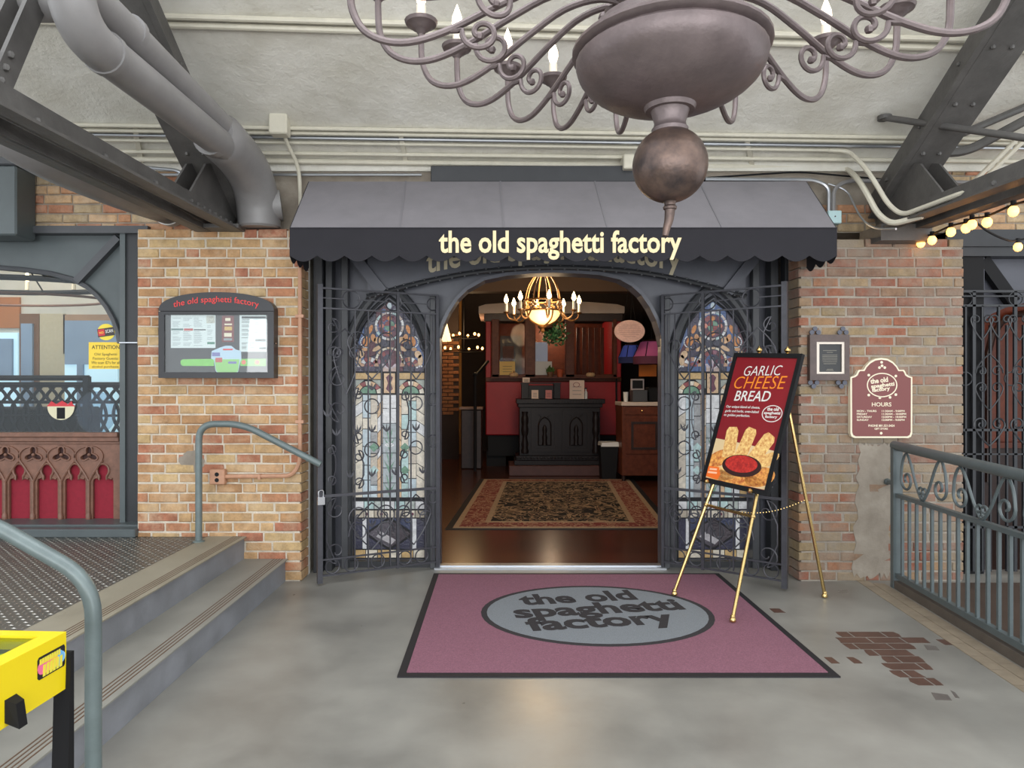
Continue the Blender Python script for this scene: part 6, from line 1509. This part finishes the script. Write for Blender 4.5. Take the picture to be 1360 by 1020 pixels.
leafy('hanging_ivy', 'dark green trailing plant hanging below the lit chandelier', (PX(736, 10.6), 10.6, PZ(442, 10.6)), .24, 260, ivy, 5, .9,
      lambda t: (MB().lathe([(.03, 0), (.13, .05), (.16, .15)], (PX(726, 10.6), 10.6, PZ(440, 10.6)), 14).build('basket', M['wood_dk'], t, True), MB().tube([V(PX(726, 10.6), 10.6, PZ(430, 10.6)), V(PX(726, 10.6), 10.6, 4.4)], .006, 5).build('hanger', M['black'], t, True)))
# lit chandelier inside the doorway
YL = 9.4; lc = P(721, 413, YL)
li = thing('bowl_chandelier', 'lit bowl chandelier with candle bulbs inside the doorway', 'chandelier', tuple(P(721, 432, YL)))
alab = mat('alabaster', (255, 226, 170), .4, emit=(255, 204, 130), estr=1.6)
bw = MB().lathe([(.02, -.185), (.1, -.17), (.17, -.13), (.22, -.07), (.245, 0), (.24, .004)], lc, 24).build('glass_bowl', alab, li, True)
br2 = mat('gilt_iron', (120, 84, 48), .4, .6, .2, 20)
MB().tube([lc + V(.25 * math.cos(a), .25 * math.sin(a), 0) for a in [2 * PI * k / 24 for k in range(24)]], .014, 6, closed=True).build('rim', br2, li, True)
MB().tube([lc + V(.25 * math.cos(a), .25 * math.sin(a), .14) for a in [2 * PI * k / 24 for k in range(24)]], .012, 6, closed=True).build('upper_rim', br2, li, True)
for k in range(8):
    a = 2 * PI * k / 8 + .2; q = lc + V(.25 * math.cos(a), .25 * math.sin(a), .07)
    mb = MB()
    for b in range(4): mb.ball(q + V(-.03 * math.sin(a) * math.cos(b * PI / 2), .03 * math.cos(a) * math.cos(b * PI / 2), .03 * math.sin(b * PI / 2)), .024, 6)
    mb.build('quatrefoil', br2, li, True)
    MB().tube(smoothpath([lc + V(.25 * math.cos(a), .25 * math.sin(a), .14), lc + V(.2 * math.cos(a), .2 * math.sin(a), .34), lc + V(.06 * math.cos(a), .06 * math.sin(a), .56), lc + V(.02 * math.cos(a), .02 * math.sin(a), .66)], 4), .011, 6).build('stay', br2, li, True)
for k in range(4):
    a = 2 * PI * k / 4 + .5; MB().tube(smoothpath([lc + V(.252 * math.cos(a), .252 * math.sin(a), 0), lc + V(.2 * math.cos(a), .2 * math.sin(a), -.13), lc + V(0, 0, -.22)], 5), .012, 6).build('bowl_strap', br2, li, True)
MB().lathe([(.002, -.3), (.03, -.27), (.02, -.24), (.05, -.22), (.03, -.19)], lc, 12).build('bottom_finial', br2, li, True)
for k in range(8):
    a = 2 * PI * k / 8 + .1; rr_ = .5; q = lc + V(rr_ * math.cos(a), rr_ * math.sin(a), -.02)
    am = MB().tube(smoothpath([lc + V(.25 * math.cos(a), .25 * math.sin(a), .02), lc + V(.36 * math.cos(a), .36 * math.sin(a), -.12), lc + V(.47 * math.cos(a), .47 * math.sin(a), -.10), q], 4), .012, 6).build('arm', br2, li, True)
    MB().lathe([(.02, -.02), (.045, 0), (.02, .01)], q, 10).build('drip_pan', br2, am, True)
    MB().lathe([(.018, .0), (.018, .12)], q, 10).build('candle', M['candle'], am, True)
    MB().lathe([(.012, .12), (.03, .15), (.026, .18), (.003, .24)], q, 10).build('bulb', M['bulb'], am, True)
MB().tube([lc + V(0, 0, .64), lc + V(0, 0, 4.4 - lc.z)], .014, 6).build('rod', br2, li, True)
plight('bowl_chandelier_light', lc + V(0, 0, .3), 115, (1, .72, .42), .3)
plight('bowl_under_light', lc + V(0, -.35, -.3), 16, (1, .72, .42), .2)
# oval hanging sign
ov = thing('oval_sign', 'pale pink oval sign hanging right of the trolley', 'sign', tuple(P(836, 452, 11.2)))
oc2 = P(836, 440, 11.2)
MB().fill([(oc2.x + .245 * math.cos(2 * PI * k / 30), oc2.z + .18 * math.sin(2 * PI * k / 30)) for k in range(30)], -.02, .02, wallframe(0, 11.2, 0)).build('board', mat('oval_pink', (226, 190, 184), .6, 0, .15, 30), ov)
for s in (-.1, .1): MB().tube([oc2 + V(s, 0, .16), oc2 + V(s * .3, 0, .6), V(oc2.x, 11.2, 4.4)], .005, 5).build('wire', M['black'], ov, True)
mb = MB(); rnd = random.Random(3)
for i in range(7): wd = (.28, .34, .36, .36, .34, .3, .2)[i]; mb.fill([(oc2.x - wd / 2, oc2.z + .095 - i * .03), (oc2.x + wd / 2, oc2.z + .095 - i * .03), (oc2.x + wd / 2, oc2.z + .101 - i * .03), (oc2.x - wd / 2, oc2.z + .101 - i * .03)], .02, .021, wallframe(0, 11.2, 0))
mb.build('print', mat('oval_print', (180, 140, 136), .6), ov)
# fringed lamps
def fringe_lamp(px, py, Y, r, h, col, label, es_):
    c = P(px, py, Y); t = thing('fringed_lamp', label, 'lamp', tuple(c)); m = mat('lamp_shade', col, .7, emit=col, estr=es_)
    MB().lathe([(r * .5, h * .5), (r * .62, h * .46), (r * .9, -h * .1), (r, -h * .2)][::-1], c, 18).build('shade', m, t, True)
    MB().lathe([(r * 1.02, -h * .2), (r * 1.0, -h * .55)], c, 24).build('fringe', mat('lamp_fringe', tuple(int(x * .55) for x in col), .8), t, True)
    for k in range(6): a = 2 * PI * k / 6; MB().tube([c + V(r * .63 * math.cos(a), r * .63 * math.sin(a), h * .46), c + V(r * math.cos(a), r * math.sin(a), -h * .2)], .008, 5).build('rib', M['black'], t, True)
    MB().lathe([(r * .52, h * .5), (r * .45, h * .58), (.02, h * .62)], c, 18).build('cap', M['wood_dk'], t, True)
    MB().tube([c + V(0, 0, h * .6), V(c.x, c.y, 4.4)], .006, 5).build('cord', M['black'], t, True)
fringe_lamp(865, 468, 11.6, .30, .36, (160, 76, 118), 'pink and purple fringed lampshade above the right counter', .12)
fringe_lamp(838, 470, 12.2, .22, .3, (64, 84, 176), 'blue fringed lampshade beside the pink one', .1)
# right counter with register
YQ = 11.4
ct = thing('side_counter', 'brown panelled wooden counter at the right inside the doorway', 'cabinet', (PX(852, YQ), YQ + .3, 0))
MB().box(PX(826, YQ), PX(884, YQ), YQ, YQ + .6, .1, PZ(539, YQ)).build('body', M['wood_car'], ct, bev=.01)
MB().box(PX(825, YQ), PX(885, YQ), YQ - .03, YQ + .62, PZ(539, YQ), PZ(534, YQ)).build('worktop', mat('counter_top', (216, 196, 180), .4), ct, bev=.006)
MB().box(PX(829, YQ), PX(882, YQ), YQ - .015, YQ, PZ(551, YQ), PZ(541, YQ)).build('drawer', M['wood_car'], ct, bev=.004)
dq = MB().box(PX(831, YQ), PX(880, YQ), YQ - .015, YQ, PZ(603, YQ), PZ(554, YQ)).build('door', M['wood_car'], ct, bev=.004)
MB().fill([pxr(838, 873, 560, 597, YQ), pxr(841, 870, 563, 594, YQ)], 0, .012, wallframe(0, YQ - .015, 0)).build('moulding', M['wood_dk'], dq)
MB().ball((PX(852, YQ), YQ - .03, PZ(546, YQ)), .018, 8).build('knob', M['brass'], ct, True)
for a in (829, 880): MB().lathe([(.03, 0), (.035, .1)], (PX(a, YQ), YQ + .05, 0), 10).build('leg', M['wood_dk'], ct, True)
rgs = thing('cash_register', 'grey cash register with screen on the right counter', 'register', (PX(850, YQ), YQ + .25, PZ(534, YQ)))
zq = PZ(534, YQ)
MB().box(PX(842, YQ), PX(862, YQ), YQ + .1, YQ + .4, zq, PZ(518, YQ)).build('base', M['steel'], rgs, bev=.01)
MB().box(PX(841, YQ), PX(859, YQ), YQ + .2, YQ + .24, PZ(518, YQ), PZ(503, YQ)).build('screen_frame', mat('register_frame', (170, 160, 160), .4), rgs, bev=.006)
MB().box(PX(843, YQ), PX(857, YQ), YQ + .195, YQ + .2, PZ(516, YQ), PZ(505, YQ)).build('screen', M['black'], rgs)
tag(MB().lathe([(.035, 0), (.045, .16), (.047, .165)], (PX(834, YQ), YQ + .2, zq), 12).build('paper_cup', M['white'], smooth=True), 'white paper cup left of the cash register', 'cup')
tag(MB().box(PX(864, YQ), PX(880, YQ), YQ + .2, YQ + .45, zq, PZ(514, YQ)).build('card_terminal', M['black'], bev=.02), 'black machine right of the cash register', 'machine')
tag(MB().box(PX(849, 12.4), PX(872, 12.4), 12.4, 12.45, PZ(500, 12.4), PZ(484, 12.4)).build('orange_picture', mat('orange_glow', (214, 120, 40), .5)), 'orange picture below the fringed lamps', 'picture')
# bin
YN = 11.72
bi = thing('waste_bin', 'black waste bin with a white liner beside the host stand', 'bin', (PX(814, YN), YN + .2, 0))
MB().hexa([V(PX(800, YN), YN, 0), V(PX(818, YN), YN, 0), V(PX(818, YN), YN + .35, 0), V(PX(800, YN), YN + .35, 0)], [V(PX(797, YN), YN - .02, PZ(592, YN)), V(PX(821, YN), YN - .02, PZ(592, YN)), V(PX(821, YN), YN + .37, PZ(592, YN)), V(PX(799, YN), YN + .37, PZ(592, YN))]).build('tub', M['black'], bi)
MB().hexa([V(PX(798, YN), YN - .03, PZ(593, YN)), V(PX(822, YN), YN - .03, PZ(593, YN)), V(PX(822, YN), YN + .38, PZ(593, YN)), V(PX(798, YN), YN + .38, PZ(593, YN))], [V(PX(799, YN), YN - .02, PZ(588, YN)), V(PX(821, YN), YN - .02, PZ(587, YN)), V(PX(821, YN), YN + .37, PZ(588, YN)), V(PX(799, YN), YN + .37, PZ(588, YN))]).build('liner', M['white'], bi)
# left side: newel rail, table, far chandelier, glass lamp
nr = thing('stair_rail', 'dark iron handrail left of the trolley', 'handrail', (PX(631, 12.8), 12.8, 0))
MB().tube([V(PX(631, 12.8), 12.8, 0), P(631, 500, 12.8), P(648, 480, 13.3)], .03, 8).build('rail', M['black'], nr, True)
MB().ball(P(631, 498, 12.8), .05, 8).build('knob', M['black'], nr, True)
cab = tag(MB().box(PX(612, 13.2), PX(640, 13.2), 13.2, 13.7, 0, PZ(544, 13.2)).build('side_table', M['wood_dk'], bev=.02), 'dark wooden sideboard left of the trolley', 'table')
tag(MB().box(PX(610, 13.15), PX(641, 13.15), 13.15, 13.75, PZ(544, 13.15) + .003, PZ(541, 13.15)).build('table_runner', mat('runner', (150, 120, 104), .6)), 'pale runner on the dark sideboard', 'runner')
fc = thing('ring_chandelier', 'small lit two-tier chandelier far inside on the left', 'chandelier', tuple(P(616, 470, 14.6)))
qc = P(616, 456, 14.4)
for zz, rr_, n in ((.12, .32, 6), (-.16, .4, 6)):
    MB().tube([qc + V(rr_ * math.cos(a), rr_ * math.sin(a), zz) for a in [2 * PI * k / 20 for k in range(20)]], .012, 5, closed=True).build('ring', M['black'], fc, True)
    for k in range(n):
        a = 2 * PI * k / n + .3; MB().ball(qc + V(rr_ * math.cos(a), rr_ * math.sin(a), zz + .06), .026, 8, (1, 1, 1.3)).build('bulb', M['bulb_far'], fc, True)
MB().tube([qc + V(0, 0, -.16), V(qc.x, qc.y, 4.4)], .01, 5).build('rod', M['black'], fc, True)
plight('ring_chandelier_light', qc + V(0, -.1, .3), 26, (1, .68, .36), .3)
tl = thing('glass_lamp', 'cream slatted glass pendant lamp at the left edge of the doorway', 'lamp', tuple(P(586, 455, 8.6)))
lq = P(586, 436, 8.6); shd = mat('cream_shade', (250, 230, 190), .4, emit=(255, 224, 170), estr=1.2)
for k in range(10):
    a = 2 * PI * k / 10; u0 = V(math.cos(a - .26), math.sin(a - .26), 0); u1 = V(math.cos(a + .26), math.sin(a + .26), 0)
    MB().hexa([lq + u0 * .13 + V(0, 0, -.16), lq + u1 * .13 + V(0, 0, -.16), lq + u1 * .12 + V(0, 0, -.16), lq + u0 * .12 + V(0, 0, -.16)], [lq + u0 * .05 + V(0, 0, .16), lq + u1 * .05 + V(0, 0, .16), lq + u1 * .04 + V(0, 0, .16), lq + u0 * .04 + V(0, 0, .16)]).build('shade_slat', shd, tl)
MB().tube([lq + V(0, 0, .15), V(lq.x, lq.y, 4.4)], .006, 5).build('cord', M['black'], tl, True)
MB().lathe([(.052, .155), (.03, .19)], lq, 12).build('cap', M['brass'], tl, True)
